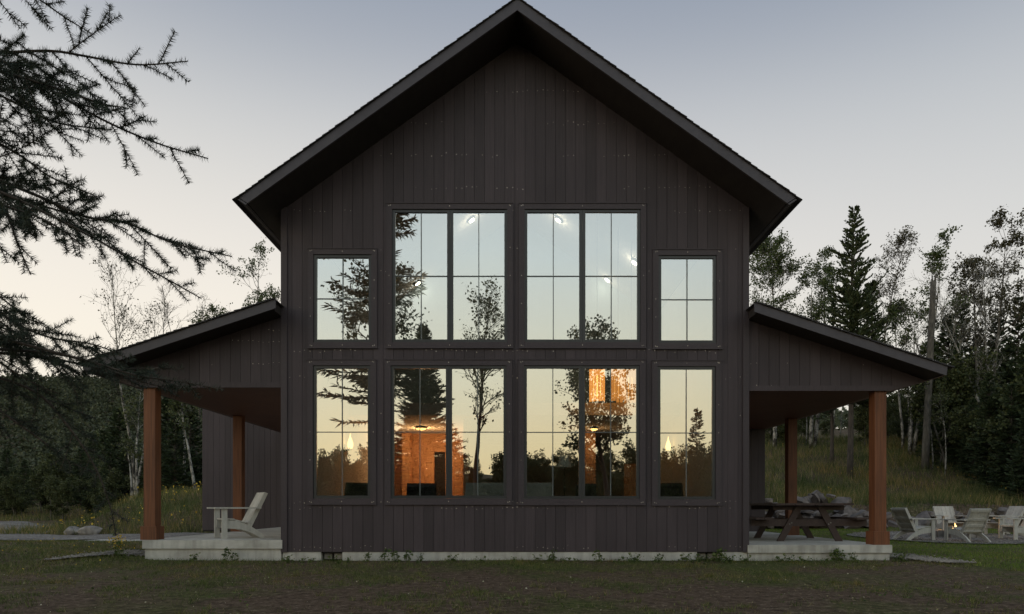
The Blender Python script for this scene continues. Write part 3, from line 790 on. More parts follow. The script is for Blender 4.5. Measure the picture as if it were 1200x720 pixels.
def conifer_mesh(h, R, seed, mat, bark, dens=1.0, sparse=0.0, clear=.08, shoot=.26, pine=False):
    r = np.random.default_rng(seed); tb, cb = MB(), MB()
    lean = r.normal(0, .01, 2)
    zs = np.linspace(0, h, 14); wobx = np.cumsum(r.normal(0, .012, 14)) * (zs / h)
    tb.tube(np.stack([lean[0] * zs + wobx, lean[1] * zs - wobx * .5, zs], 1), np.maximum(.012, .011 * h * (1 - zs / h) ** .85 + .006), 8)
    nb = int(30 * h * dens * (.55 if pine else 1))
    C, U, W = [], [], []
    for i in range(nb):
        t = clear + (1 - clear) * (1 - (1 - (i + r.random()) / nb) ** 1.0)
        if r.random() < sparse: continue
        z0 = t * h; L = R * (1 - t) ** .8 * r.uniform(.55, 1.15) + .10
        if pine: L = R * (1 - t) ** .78 * r.uniform(.45, 1.15) * (.78 + .22 * math.sin(z0 * 2.1 + seed)) + .14
        a = r.uniform(0, 2 * math.pi); ca, sa = math.cos(a), math.sin(a)
        up = .25 - .75 * (1 - t) + r.normal(0, .12)
        if pine: up = .50 - .55 * (1 - t) + r.normal(0, .20)
        n = max(4, int(L / .115))
        s = np.linspace(.12, 1, n)
        base = np.stack([ca * L * s, sa * L * s, z0 + L * (up * s + (.28 if not pine else .22) * s ** 2.2)], 1)
        base[:, 0] += lean[0] * z0; base[:, 1] += lean[1] * z0
        tb.tube(np.concatenate([[[lean[0] * z0, lean[1] * z0, z0]], base[[n // 2, -1]]]), [.012 + .01 * L, .008 + .004 * L, .004], 4, cap=False)
        for side in (-1, 0, 1):
            k = np.arange(n) if side == 0 else np.arange(n)[1:]
            d = np.stack([np.full(n, ca), np.full(n, sa), np.full(n, up + .5)], 1)
            per = np.stack([np.full(n, -sa), np.full(n, ca), np.zeros(n)], 1)
            dr = d * .75 + per * side * r.uniform(.5, 1.1, (n, 1)) + r.normal(0, .22, (n, 3)) + np.array([0, 0, .18 if pine else -.12])
            dr /= np.linalg.norm(dr, axis=1)[:, None]
            ln = shoot * (.55 + .6 * (1 - s))[:, None] * r.uniform(.7, 1.25, (n, 1)) * (1.0 if side else .9) * (.55 + .45 * min(1, L))
            C.append((base + dr * ln * .8)[k]); U.append((dr * ln)[k])
            w = np.cross(dr, rvec(r, n)); w /= np.linalg.norm(w, axis=1)[:, None]
            W.append((w * (.034 if not pine else .040) * r.uniform(.8, 1.5, (n, 1)))[k])
    # the leader
    C.append(np.array([[lean[0] * h, lean[1] * h, h]])); U.append(np.array([[0, 0, .22]])); W.append(np.array([[.03, .02, 0]]))
    cb.leaves(np.concatenate(C), np.concatenate(U), np.concatenate(W))
    return tb.mesh('trunk', bark, True), cb.mesh('crown', mat)

def branchy(h, spread, seed, bark, mat=None, leaves=0, lsize=.06, clear=.35, stems=1, up=.75, lev=3, r0=None, gap=.35, crown_top=1.0, bushy=6):
    """aspens, bare trees and bushes: forked limbs, leaves in tufts at the twig ends"""
    r = np.random.default_rng(seed); tb, cb = MB(), MB(); tips = []
    r0 = r0 or .010 * h
    h = max(.6 * h, h - .5 * spread)
    def limb(p, d, L, rad, level):
        n = 5; pts = [p]
        for i in range(n):
            d = unit(d + r.normal(0, .13, 3) + np.array([0, 0, .06 if level else .02])); pts.append(pts[-1] + d * L / n)
        pts = np.array(pts)
        tb.tube(pts, np.linspace(rad, rad * .5, n + 1), 6 if rad > .03 else (4 if rad > .012 else 3), cap=False)
        if level >= lev:
            tips.append((pts[-1], d)); tips.append((pts[-2], d)); tips.append((pts[-4], d)); return
        nb = r.integers(3, 6)
        for i in range(nb):
            f = r.uniform(.30, .98); k = min(n - 1, int(f * n)); q = pts[k] + (pts[k + 1] - pts[k]) * (f * n - k)
            side = unit(np.cross(d, rvec(r, 1)[0])); nd = unit(d * r.uniform(.55, .95) + side * r.uniform(.5, .9))
            limb(q, nd, L * r.uniform(.42, .68), max(.0075, rad * .5), level + 1)
    for s_ in range(stems):
        off = np.zeros(3) if stems == 1 else np.array([*r.normal(0, .18, 2), 0])
        d0 = unit(np.array([*r.normal(0, .03 if stems == 1 else .12, 2), 1.0])); hh = h * (1 if s_ == 0 else r.uniform(.72, .96))
        n = 12; pts = [off]
        for i in range(n): d0 = unit(d0 + np.array([*r.normal(0, .035, 2), .02])); pts.append(pts[-1] + d0 * hh / n)
        pts = np.array(pts); rad = np.maximum(.008, r0 * (1 - np.linspace(0, 1, n + 1)) ** .8)
        tb.tube(pts, rad, 7)
        for i in range(int(bushy * (hh * (1 - clear)) / max(.6, stems * .7)) + 3):
            t = clear + (1 - clear) * r.random() ** .9; k = min(n - 1, int(t * n)); q = pts[k] + (pts[k + 1] - pts[k]) * (t * n - k)
            a = r.uniform(0, 2 * math.pi); prof = math.sin(math.pi * (.22 + .62 * (t - clear) / (1 - clear + 1e-6)))
            if r.random() < gap * .5: continue
            d = unit(np.array([math.cos(a), math.sin(a), up + .5 * t]))
            limb(q, d, spread * (.35 + .65 * prof) * r.uniform(.6, 1.1), max(.014, rad[k] * .45), 1 if lev > 1 else lev)
    if mat and leaves:
        P = np.array([t[0] for t in tips]); k = r.random(len(P)) > gap; P = P[k] if k.any() else P
        idx = r.integers(0, len(P), leaves)
        C = P[idx] + r.normal(0, 1, (leaves, 3)) * max(.10, lsize * 1.7)
        u = rvec(r, leaves); w = np.cross(u, rvec(r, leaves)); w /= np.linalg.norm(w, axis=1)[:, None]
        s_ = lsize * r.uniform(.6, 1.25, (leaves, 1)); cb.leaves(C, u * s_, w * s_ * .8)
        return tb.mesh('trunk', bark, True), cb.mesh('crown', mat)
    return tb.mesh('trunk', bark, True), None

def tree(name, label, cat, x, y, meshes, rz=0.0, sc=1.0, group=None, sz=None, z=None):
    t = thing(name, label, cat, (x, y, (float(gh(x, y)) if z is None else z) - .05), rz, group)
    t.scale = (sc, sc, sz or sc)
    put('trunk', meshes[0], t)
    if meshes[1]: put('crown', meshes[1], t)
    return t
def place(px, d): p = at(px, 592, d); return p[0], p[1]
def hgt(py, d, x, y): return 1 + (592 - py) / F * d - float(gh(x, y)) + .05

# --- right of the house
def rt(name, label, cat, px, py, d, mk, group=None, rz=0.0):
    x, y = place(px, d); h = hgt(py, d, x, y); return tree(name, label, cat, x, y, mk(h), rz, 1.0, group)
B, BG, BD = M['birch'], M['bark_grey'], M['bark_dark']
rt('aspen_tree', 'round green aspen just right of the house above the porch roof', 'tree', 908, 277, 45, lambda h: branchy(h, 2.0, 101, B, M['aspen'], 11000, .062, .50, gap=.25, bushy=5))
rt('aspen_tree', 'narrow green aspen between the round aspen and the tall dark spruce', 'tree', 955, 287, 46, lambda h: branchy(h, 1.35, 102, B, M['aspen'], 7500, .062, .42, stems=2, gap=.35, bushy=5))
rt('spruce_tree', 'tallest dark pointed spruce right of the house', 'tree', 996, 248, 36, lambda h: conifer_mesh(h, 3.7, 103, M['pine'], BD, 1.5, .2, .27, .22, pine=True))
rt('aspen_tree', 'tall thin half bare aspen leaning out behind the tallest spruce', 'tree', 1030, 261, 44, lambda h: branchy(h, 1.35, 104, BG, M['dryleaf'], 2600, .055, .55, gap=.3, bushy=6, r0=.09))
rt('pine_tree', 'short bushy pine at the right foot of the tallest spruce', 'tree', 1022, 332, 37, lambda h: conifer_mesh(h, 1.6, 105, M['pine'], BD, 1.9, .25, .35, .26, pine=True))
rt('pine_tree', 'short dark pine on the left flank of the tallest spruce', 'tree', 975, 352, 39, lambda h: conifer_mesh(h, 1.2, 135, M['conifer'], BD, .9, .2, .3, .24, pine=True))
rt('aspen_tree', 'open leafy aspen with pale stems left of the broken snag', 'tree', 1068, 294, 42, lambda h: branchy(h, 1.7, 106, B, M['aspen'], 6500, .062, .42, stems=2, gap=.45, bushy=5))
rt('aspen_tree', 'smaller leafy aspen low between the spruce and the broken snag', 'tree', 1058, 352, 44, lambda h: branchy(h, 1.3, 107, B, M['aspen'], 4500, .06, .45, gap=.4, bushy=5))
rt('bare_tree', 'leafless grey tree just right of the broken snag', 'tree', 1116, 293, 41, lambda h: branchy(h, 1.9, 108, BG, None, 0, clear=.40, stems=3, up=1.3, gap=.2, bushy=4, r0=.09))
rt('aspen_tree', 'tall leafy tree with a rounded top near the right photo edge', 'tree', 1153, 270, 40, lambda h: branchy(h, 1.6, 109, BG, M['dryleaf'], 7500, .062, .50, stems=2, gap=.35, bushy=5))
rt('bare_tree', 'leafless white stemmed tree leaning at the right photo edge', 'tree', 1178, 290, 37, lambda h: branchy(h, 2.0, 110, B, None, 0, clear=.42, stems=2, up=1.2, gap=.2, bushy=4, r0=.10), rz=2.0)
# broken snag
x, y = place(1084, 38); h = hgt(330, 38, x, y)
t = thing('dead_snag', 'broken grey trunk without branches standing among the right hand trees', 'dead tree', (x, y, float(gh(x, y)) - .05))
b = MB(); zs = np.linspace(0, h, 9); b.tube(np.stack([zs * .045, zs * .0, zs], 1), np.linspace(.20, .15, 9), 9)
tip = np.array([h * .045, 0, h]); b.tube([tip + [.08, 0, -.3], tip + [.10, 0, .2], tip + [.14, .02, .5]], [.07, .05, .01], 5); b.tube([tip + [-.05, 0, -.2], tip + [-.04, 0, .25]], [.06, .01], 5)
b.tube([tip + [-.1, 0, -.1], tip + [0, .1, .6], tip + [-.15, .1, 1.2], tip + [-.4, .1, 1.6]], [.03, .02, .012, .005], 4)
b.build('trunk', BG, t, smooth=True)
# shaded woods on the right
cv = [conifer_mesh(6.5, 1.5, 200 + i, M['conifer'], BD, 1.5, .05, .05, .25) for i in range(3)]
sv = [branchy(4.6, 1.25, 210 + i, BG, M['shrub'], 9000, .062, .06, stems=3, gap=.2, bushy=5, r0=.05) for i in range(3)]
pv = [branchy(8.5, 1.0, 220 + i, B, M['shrub'], 900, .08, .55, gap=.5, bushy=4, r0=.075) for i in range(2)]
r = np.random.default_rng(77)
for (px, py, d) in ((1112, 372, 40), (1128, 345, 44), (1100, 402, 46), (1145, 395, 42), (1170, 372, 43), (1192, 350, 40), (1205, 395, 33), (1160, 440, 33), (1185, 452, 31), (1120, 440, 38),
                    (1218, 430, 30), (1140, 470, 36), (1240, 380, 36), (1090, 455, 47), (1065, 468, 50), (1040, 470, 52), (1200, 480, 29), (1240, 450, 28), (1275, 400, 33), (1300, 360, 42)):
    x, y = place(px, d); h = hgt(py, d, x, y); k = h / 6.5
    tree('conifer_tree', 'dark conifer in the shaded woods behind the garden chairs', 'tree', x, y, cv[r.integers(3)], r.uniform(0, 6.28), k * r.uniform(.85, 1.0) if k < 1.4 else k * .72, 'dark conifers in the right hand woods', sz=k)
for i in range(62):
    px = r.uniform(880, 1290); d = r.uniform(46, 66) if px < 1080 else r.uniform(31, 52)
    x, y = place(px, d); top = r.uniform(455, 500) if px < 1090 else r.uniform(390, 500)
    h = hgt(top, d, x, y)
    if h < 1.5: continue
    k = min(h, 6.5) / 4.6
    tree('woodland_bush', 'leafy bush in the shaded woods above the grassy bank', 'bush', x, y, sv[r.integers(3)], r.uniform(0, 6.28), k, 'bushes in the right hand woods')
for (px, d, top) in ((945, 47, 430), (975, 42, 420), (985, 50, 430), (1093, 38, 452), (1095, 41, 440), (1108, 36, 452), (1142, 39, 420), (1170, 36, 400), (1064, 47, 420), (1180, 45, 395)):
    x, y = place(px, d); h = hgt(top, d, x, y)
    tree('birch_tree', 'thin white trunk standing in the shaded woods above the bank', 'tree', x, y, pv[r.integers(2)], r.uniform(0, 6.28), h / 8.5, 'thin white trunks in the right hand woods')

# --- left of the house
rt('aspen_tree', 'thin half bare aspen left of the porch with a small dry crown', 'tree', 158, 316, 40, lambda h: branchy(h, 1.9, 301, B, M['dryleaf'], 1100, .05, .55, stems=2, up=1.15, gap=.4, bushy=4, r0=.10), rz=1.0)
rt('bare_tree', 'skeletal dead tree with stub branches left of the porch roof', 'tree', 191, 330, 43, lambda h: branchy(h, .85, 302, BG, None, 0, clear=.5, up=.9, lev=2, gap=.3, bushy=4, r0=.09))
rt('bare_tree', 'many stemmed leafless tree showing above the left porch roof', 'tree', 243, 306, 44, lambda h: branchy(h, 1.5, 303, BG, None, 0, clear=.55, stems=4, up=1.6, gap=.2, bushy=4, r0=.07))
rt('aspen_tree', 'leafy grey green aspen touching the house wall above the left porch roof', 'tree', 302, 288, 47, lambda h: branchy(h, 2.0, 304, BG, M['aspen'], 7500, .062, .55, stems=3, gap=.35, bushy=5), rz=.4)
rt('aspen_tree', 'low leafy tree top peeping over the left porch roof', 'tree', 226, 372, 48, lambda h: branchy(h, 1.5, 305, BG, M['dryleaf'], 3600, .06, .55, gap=.4, bushy=4))
rt('birch_tree', 'white birch trunk just left of the left porch post', 'tree', 162, 452, 38, lambda h: branchy(h, 1.0, 306, B, M['shrub'], 500, .08, .7, gap=.5, bushy=3, r0=.10))
rt('birch_tree', 'short leaning white birch trunk low in the left woods', 'tree', 155, 520, 36, lambda h: branchy(h, .8, 307, B, M['shrub'], 250, .08, .75, gap=.5, bushy=3, r0=.10), rz=2)
rt('birch_tree', 'grey birch trunk seen between the left porch posts', 'tree', 216, 440, 39, lambda h: branchy(h, 1.0, 308, B, M['shrub'], 600, .08, .7, gap=.5, bushy=3, r0=.10))
rt('birch_tree', 'white spotted birch trunk beside the far left wing of the house', 'tree', 229, 450, 37, lambda h: branchy(h, .9, 309, B, M['shrub'], 600, .08, .6, gap=.5, bushy=3, r0=.09))
for (px, py, d) in ((196, 462, 42), (205, 490, 38), (182, 500, 40), (221, 475, 44), (140, 480, 47), (120, 505, 50), (95, 527, 54), (28, 540, 55), (8, 528, 57), (-25, 525, 55), (110, 510, 62), (150, 512, 44), (-60, 520, 48), (15, 548, 49), (130, 530, 43)):
    x, y = place(px, d); h = hgt(py, d, x, y); k = h / 6.5
    tree('conifer_tree', 'dark conifer in the woods across the gravel drive', 'tree', x, y, cv[r.integers(3)], r.uniform(0, 6.28), k * 1.1, 'dark conifers in the left hand woods', sz=k)
for (px, py, d) in ((62, 556, 44), (75, 563, 43), (20, 560, 47), (-10, 555, 48), (110, 548, 45), (135, 556, 40), (175, 545, 42), (200, 540, 44), (228, 535, 45), (50, 548, 50), (95, 535, 55), (150, 540, 52), (0, 545, 58), (190, 520, 55), (30, 545, 60), (215, 515, 58), (-40, 540, 60), (70, 530, 66), (125, 515, 68)):
    x, y = place(px, d); h = hgt(py, d, x, y); k = max(.3, h / 4.6)
    tree('woodland_bush', 'leafy bush in the woods across the gravel drive', 'bush', x, y, sv[r.integers(3)], r.uniform(0, 6.28), k * 1.15, 'bushes in the left hand woods', sz=k)

# --- the wooded hill: too many trees to count
b = MB(); r = np.random.default_rng(9); C, U, W = [], [], []
nT = 4600
ty = 64 + 215 * r.random(nT) ** .8; tx = np.where(r.random(nT) < .74, np.where(r.random(nT) < .65, -r.uniform(.42, 1.0, nT), -r.uniform(.1, 1.05, nT)), r.uniform(.05, 1.0, nT)) * (ty + 12) * 1.0
tz = gh(tx, ty)
for x, y, z in zip(tx, ty, tz):
    con = r.random() < .3; h = r.uniform(3.5, 6.0) if con else r.uniform(3, 5.5); n = 70
    if x > 0: h *= .75
    t = r.random(n) ** .8
    rad = (1.5 * (1 - t) + .15) if con else 1.7 * np.sqrt(np.clip(1 - (2 * t - 1) ** 2, 0, 1)) + .2
    a = r.uniform(0, 6.28, n); rd = rad * np.sqrt(r.random(n)) * 1.05
    C.append(np.stack([x + np.cos(a) * rd, y + np.sin(a) * rd, z + .4 + t * h], 1))
    s_ = r.uniform(.18, .42, (n, 1)); u = rvec(r, n); w = np.cross(u, rvec(r, n)); U.append(u * s_); W.append(w * s_ * .8)
b.leaves(np.concatenate(C), np.concatenate(U), np.concatenate(W))
tag(b.build('hill_forest', M['farwood']), kind='stuff')
x, y = place(107, 200)
tree('ridge_tree', 'tiny lone round tree on the far ridge at the left', 'tree', x, y + 40, branchy(8, 2.2, 330, BG, M['shrub'], 900, .3, .1, gap=.2, bushy=3), 0, 1.0)

# --- behind the viewer: what the windows mirror
def mirror(px, T): return (px - 603.5) / F * (T + 12.3), -T
def mt(name, label, cat, px, py, T, mk, rz=0.0, group=None):
    x, y = mirror(px, T); h = 1 + (592 - py) / F * (T + 12.3) - float(gh(x, y)) + .05
    return tree(name, label, cat, x, y, mk(h), rz, 1.0, group)
mt('bare_tree', 'slender nearly bare tree mirrored in the left double windows', 'tree', 557, 338, 22, lambda h: branchy(h, 1.7, 401, BD, M['shrub'], 1500, .07, .42, gap=.3, bushy=5, r0=.16, up=.9))
mt('pine_tree', 'tall open pine mirrored in the right double windows', 'tree', 716, 392, 19, lambda h: branchy(h, 1.9, 402, BD, M['pine'], 8000, .07, .30, gap=.35, bushy=5, r0=.15, up=.35))
mt('spruce_tree', 'pointed spruce mirrored in the lower left double window', 'tree', 497, 384, 26, lambda h: conifer_mesh(h, 2.5, 403, M['spruce'], BD, 2.6, .08, .06, .28))
mt('pine_tree', 'crooked limbed pine mirrored in the small upper left window', 'tree', 447, 268, 20, lambda h: branchy(h, 2.0, 404, BD, M['pine'], 2200, .08, .45, gap=.65, bushy=3, r0=.20, up=.25))
mt('spruce_tree', 'small pale spruce mirrored in the small lower right window', 'tree', 822, 488, 34, lambda h: conifer_mesh(h, 1.1, 405, M['spruce'], BD, .9, .1, .08, .28))
r = np.random.default_rng(14)
for i in range(34):
    px = 360 + i * 15 + r.uniform(-6, 6); T = r.uniform(26, 48)
    x, y = mirror(px, T); top = r.uniform(528, 560); h = (592 - top) / F * (T + 12.3) + 1; k = h / 4.6
    tree('woodland_bush', 'brownish bush mirrored low in the ground floor windows', 'bush', x, y, sv[r.integers(3)], r.uniform(0, 6.28), k, 'bushes mirrored in the lower windows')
for i in range(46):
    px = 300 + i * 14 + r.uniform(-6, 6); T = r.uniform(55, 90)
    x, y = mirror(px, T); h = (592 - r.uniform(538, 572)) / F * (T + 12.3) + 1; k = h / 6.5
    if r.random() < .5: tree('conifer_tree', 'small distant conifer mirrored low in the ground floor windows', 'tree', x, y, cv[r.integers(3)], r.uniform(0, 6.28), k * .8, 'conifers mirrored in the lower windows', sz=k)
    else: tree('woodland_bush', 'brownish bush mirrored low in the ground floor windows', 'bush', x, y, sv[r.integers(3)], r.uniform(0, 6.28), h / 4.6 * 1.2, 'bushes mirrored in the lower windows', sz=h / 4.6)
# ------------------------------------------------------------------ the near spruce at the left
TX, TY = -4.3, -9.4
sp = thing('spruce_tree', 'big spruce at the left photo edge reaching needled boughs across the sky', 'tree', (0, 0, 0))
b = MB(); zs = np.linspace(-.1, 13.2, 16)
b.tube(np.stack([TX + .05 * np.sin(zs * .6), TY + .04 * np.cos(zs * .8), zs], 1), np.maximum(.015, .20 * (1 - zs / 13.4) ** .8), 12)
b.build('trunk', M['bark_dark'], sp, smooth=True)
def spline(P, step=.03):
    P = np.asarray(P, float); Q = np.concatenate([[2 * P[0] - P[1]], P, [2 * P[-1] - P[-2]]]); out = []
    for i in range(1, len(Q) - 2):
        n = max(2, int(np.linalg.norm(Q[i + 1] - Q[i]) / step)); t = np.linspace(0, 1, n, endpoint=False)[:, None]
        out.append(.5 * (2 * Q[i] + (Q[i + 1] - Q[i - 1]) * t + (2 * Q[i - 1] - 5 * Q[i] + 4 * Q[i + 1] - Q[i + 2]) * t ** 2 + (3 * Q[i] - Q[i - 1] - 3 * Q[i + 1] + Q[i + 2]) * t ** 3))
    return np.concatenate(out + [P[-1:]])
def needles(mb, pts, r, per_m=1150, ln=.0265, wd=.0027):
    seg = np.linalg.norm(np.diff(pts, axis=0), axis=1); L = seg.sum(); n = int(L * per_m)
    if n < 3: return
    s = np.sort(r.random(n)) * L; cum = np.concatenate([[0], np.cumsum(seg)])
    k = np.clip(np.searchsorted(cum, s) - 1, 0, len(seg) - 1); f = ((s - cum[k]) / np.maximum(seg[k], 1e-9))[:, None]
    p = pts[k] + (pts[k + 1] - pts[k]) * f; t = (pts[k + 1] - pts[k]) / np.maximum(seg[k], 1e-9)[:, None]
    rad = np.cross(t, rvec(r, n)); rad /= np.maximum(np.linalg.norm(rad, axis=1)[:, None], 1e-9)
    d = t * r.uniform(.15, .65, (n, 1)) + rad; d /= np.linalg.norm(d, axis=1)[:, None]
    end = ln * r.uniform(.78, 1.1, (n, 1)) * np.minimum(1, .65 + (L - s)[:, None] / .02)
    w = np.cross(d, rvec(r, n)); w /= np.linalg.norm(w, axis=1)[:, None]
    mb.tris(p - w * wd / 2, p + w * wd / 2, p + d * end)
def shoot(wm, nb, p, d, L, r, lev, bare=.0, droop=.10):
    n = max(3, int(L / .03)); pts = [p]; dd = d
    for i in range(n): dd = unit(dd + r.normal(0, .035, 3) + np.array([0, 0, -droop * .06 + .012])); pts.append(pts[-1] + dd * L / n)
    pts = np.array(pts); wm.tube(pts, np.linspace(.0016 + .0045 * L, .0014, n + 1), 4, cap=False); needles(nb, pts, r)
    if lev > 0 and L > .17:
        s = .06 + r.uniform(0, .05); side = 1 if r.random() < .5 else -1
        while s < L - .03:
            k = min(n - 1, int(s / L * n)); t = unit(pts[k + 1] - pts[k]); H = unit(np.cross(t, [0, 0, 1.0])); Vd = unit(np.cross(H, t))
            ph = r.normal(0, .75); out = H * side * math.cos(ph) + Vd * (math.sin(ph) * 1.0 - .10)
            shoot(wm, nb, pts[k], unit(t * .75 + out * .75), (L - s) * r.uniform(.4, .7) + .045, r, lev - 1, droop=droop); side = -side
            s += r.uniform(.055, .11)
def bough(px_pts, d0, d1, seed, twig=1.0, rad=.012, dens=1.0, bare=.0, lev=1):
    r = np.random.default_rng(seed); n = len(px_pts)
    P = [at(x, y, d0 + (d1 - d0) * i / (n - 1)) for i, (x, y) in enumerate(px_pts)]
    root = np.array([TX + .05, TY, P[0][2] + .22 * (P[0][2] - P[1][2]) * 2])
    P = [root, (root + P[0]) / 2 + np.array([0, 0, -.05])] + P
    pts = spline(P); wm, nb = MB(), MB(); L = len(pts)
    i0 = int(L * .40)
    wm.tube(pts, np.concatenate([np.linspace(rad * 2.6, rad, i0), np.linspace(rad, .0022, L - i0)]), 6, cap=False)
    seg = np.linalg.norm(np.diff(pts, axis=0), axis=1); cum = np.concatenate([[0], np.cumsum(seg)]); T = cum[-1]
    vis = cum[np.argmax(pts[:, 0] > (at(-90, 300, d0)[0]))]
    st = pts[cum > vis + bare * (T - vis)]
    if len(st) > 3: needles(nb, st, r, 700)
    s = vis; side = 1
    while s < T - .03:
        k = np.searchsorted(cum, s) - 1; k = min(max(k, 0), L - 2); t = unit(pts[k + 1] - pts[k]); H = unit(np.cross(t, [0, 0, 1.0])); Vd = unit(np.cross(H, t))
        ph = r.normal(0, .70); out = H * side * math.cos(ph) + Vd * (math.sin(ph) - .12)
        ln = twig * (.10 + .38 * (T - s) ** .85) * r.uniform(.5, 1.15)
        shoot(wm, nb, pts[k], unit(t * .72 + out * .8), min(ln, .50), r, lev, droop=.3); side = -side
        s += r.uniform(.036, .080) / dens
    bo = wm.build('branch', M['bark_dark'], sp); nb.build('needles', M['spruce'], bo)
bough([(-90, -60), (-20, -32), (40, -4), (75, 20), (108, 40)], 2.75, 2.95, 1, .75)
bough([(-90, 66), (0, 62), (60, 60), (100, 66), (160, 76), (220, 72)], 2.9, 3.1, 2, .85)
bough([(-90, 40), (-30, 55), (30, 88), (90, 124), (140, 150), (190, 170), (244, 186)], 2.7, 3.0, 3, .80)
bough([(-90, 88), (-20, 104), (20, 122), (60, 142), (90, 148), (128, 152)], 3.05, 3.1, 4, .9, dens=1.2)
bough([(-90, 58), (-30, 74), (30, 92), (80, 108), (120, 122), (146, 126)], 2.6, 2.7, 5, .9, dens=1.1)
bough([(-90, 150), (-20, 162), (20, 180), (60, 208), (110, 229)], 2.85, 2.95, 6, .7)
bough([(-90, 190), (-20, 205), (40, 228), (100, 254), (150, 262), (200, 284), (272, 301)], 2.8, 3.0, 7, .85)
bough([(-90, 205), (-10, 222), (50, 248), (108, 278), (155, 305), (195, 327), (236, 350)], 2.65, 2.85, 8, .7, dens=.9)
bough([(-90, 218), (-20, 226), (30, 236), (80, 250), (120, 258), (150, 270)], 3.0, 3.1, 9, 1.0, dens=1.4)
bough([(-90, 185), (-30, 205), (5, 245), (20, 285), (36, 322)], 2.7, 2.65, 10, .55)
bough([(-90, 225), (-30, 232), (20, 246), (60, 262), (100, 290)], 2.5, 2.5, 19, .6, dens=1.0)
bough([(-90, 330), (-20, 352), (20, 380), (60, 396), (110, 404), (150, 420)], 2.9, 3.0, 11, .9, dens=1.3)
bough([(-90, 345), (-20, 366), (20, 392), (60, 425), (84, 452), (96, 476)], 2.7, 2.75, 12, .7, dens=1.0)
bough([(-90, 360), (-10, 392), (60, 412), (110, 425), (160, 440), (210, 447), (262, 457)], 2.55, 2.7, 13, .48, dens=.9)
bough([(-90, 312), (-30, 330), (5, 352), (30, 372), (52, 380)], 3.1, 3.1, 14, .8)
bough([(-90, 400), (-20, 408), (40, 412), (90, 420), (140, 438), (185, 452), (228, 452)], 2.6, 2.75, 20, .50, dens=1.0)
bough([(-90, 375), (-30, 405), (10, 432), (45, 452), (70, 462)], 2.85, 2.8, 15, .65, dens=1.0)
bough([(-90, 390), (-10, 412), (60, 420), (120, 432), (170, 432), (215, 432)], 2.75, 2.9, 16, .5, dens=.9)
bough([(-90, 420), (-10, 440), (45, 462), (80, 500), (110, 545), (128, 590), (136, 628)], 2.95, 3.1, 17, .55, dens=.9)
bough([(-90, 440), (-20, 470), (40, 510), (80, 540), (115, 556)], 3.1, 3.2, 18, .7, dens=.9)
# the rest of its crown: out of the frame, but mirrored in the glass
r = np.random.default_rng(22); wm, nb = MB(), MB(); C, U, W = [], [], []
for i in range(190):
    z0 = r.choice([r.uniform(1.2, 4.2), r.uniform(4.3, 5.9), r.uniform(4.3, 5.9), r.uniform(7.0, 8.3), r.uniform(9.4, 10.1), r.uniform(11, 12.9)]); a = r.uniform(0, 2 * math.pi)
    if z0 < 4.6 and (math.cos(a) > -.2 or r.random() < .75): continue
    t = z0 / 13.2; L = 2.7 * (1 - t) ** .75 * r.uniform(.6, 1.1) + .15
    if z0 < 6.0 and math.cos(a) > -.2: L *= .8
    n = max(4, int(L / .10)); s = np.linspace(.15, 1, n); up = .2 - .5 * (1 - t) + r.normal(0, .1)
    P = np.stack([TX + math.cos(a) * L * s, TY + math.sin(a) * L * s, z0 + L * (up * s + .22 * s ** 2)], 1)
    wm.tube(np.concatenate([[[TX, TY, z0]], P]), np.linspace(.03, .004, n + 1), 4, cap=False)
    for side in (-1, 1):
        for rep in range(2):
            dr = np.array([math.cos(a), math.sin(a), up]) * .7 + np.array([-math.sin(a), math.cos(a), 0]) * side * r.uniform(.4, 1.0, (n, 1)) + r.normal(0, .3, (n, 3))
            dr /= np.linalg.norm(dr, axis=1)[:, None]; ln = r.uniform(.09, .20, (n, 1)); w = np.cross(dr, rvec(r, n)); w /= np.linalg.norm(w, axis=1)[:, None]
            C.append(P + dr * ln * .9); U.append(dr * ln); W.append(w * .028)
nb.leaves(np.concatenate(C), np.concatenate(U), np.concatenate(W))
bo = wm.build('upper_branches', M['bark_dark'], sp); nb.build('needles', M['spruce'], bo)

# ------------------------------------------------------------------ grass, meadow and weeds
r = np.random.default_rng(31)
def blades(mb, x, y, h, w, lean, lift=-.01, m=0):
    n = len(x); z = gh(x, y) + lift; a = r.uniform(0, 2 * math.pi, n); la = r.uniform(0, 2 * math.pi, n)
    P = np.stack([x, y, z], 1); s = np.stack([np.cos(a), np.sin(a), np.zeros(n)], 1) * (w / 2)[:, None]
    tip = P + np.stack([np.cos(la) * lean * h, np.sin(la) * lean * h, h], 1)
    mb.tris(P - s, P + s, tip, m)
def clear_of_house(x, y):
    return ~(((x > -6.72) & (x < 6.80) & (y > -.06)) | ((x < -6.6) & (y > 7.6) & (y < 9.8) & (x > -13.5)))
b = MB()
n = 260000
d = 5.6 + (1 - np.sqrt(r.random(n))) * 9.5 + r.random(n) * 0; x = r.uniform(-.82, .82, n) * d; y = d - 12.3
patch = wob(x, y, 1.1, .4) * .5 + wob(x, y, 2.9, 1.7) * .3 + wob(x, y, 7.0, .2) * .15 + .30 * ss(-2.6, -.4, y) - .30 * ss(-3.2, -5.5, y) * 1.0 + .22 * ss(-1, -5, x) - .12 * ss(2, 6, x)
keep = (patch + r.normal(0, .16, n) > .20) & clear_of_house(x, y)
x, y = x[keep], y[keep]; h = r.uniform(.015, .055, len(x)) * (1 + .7 * ss(-2.5, 0, y)); blades(b, x, y, h, r.uniform(.004, .009, len(x)), r.uniform(.2, 1.4, len(x)))
n = 70000; x = r.uniform(-26, -6.6, n); y = r.uniform(-2.5, 9.4, n); keep = clear_of_house(x, y) & (wob(x, y, 1.0, .4) + r.normal(0, .4, n) > -.55); x, y = x[keep], y[keep]
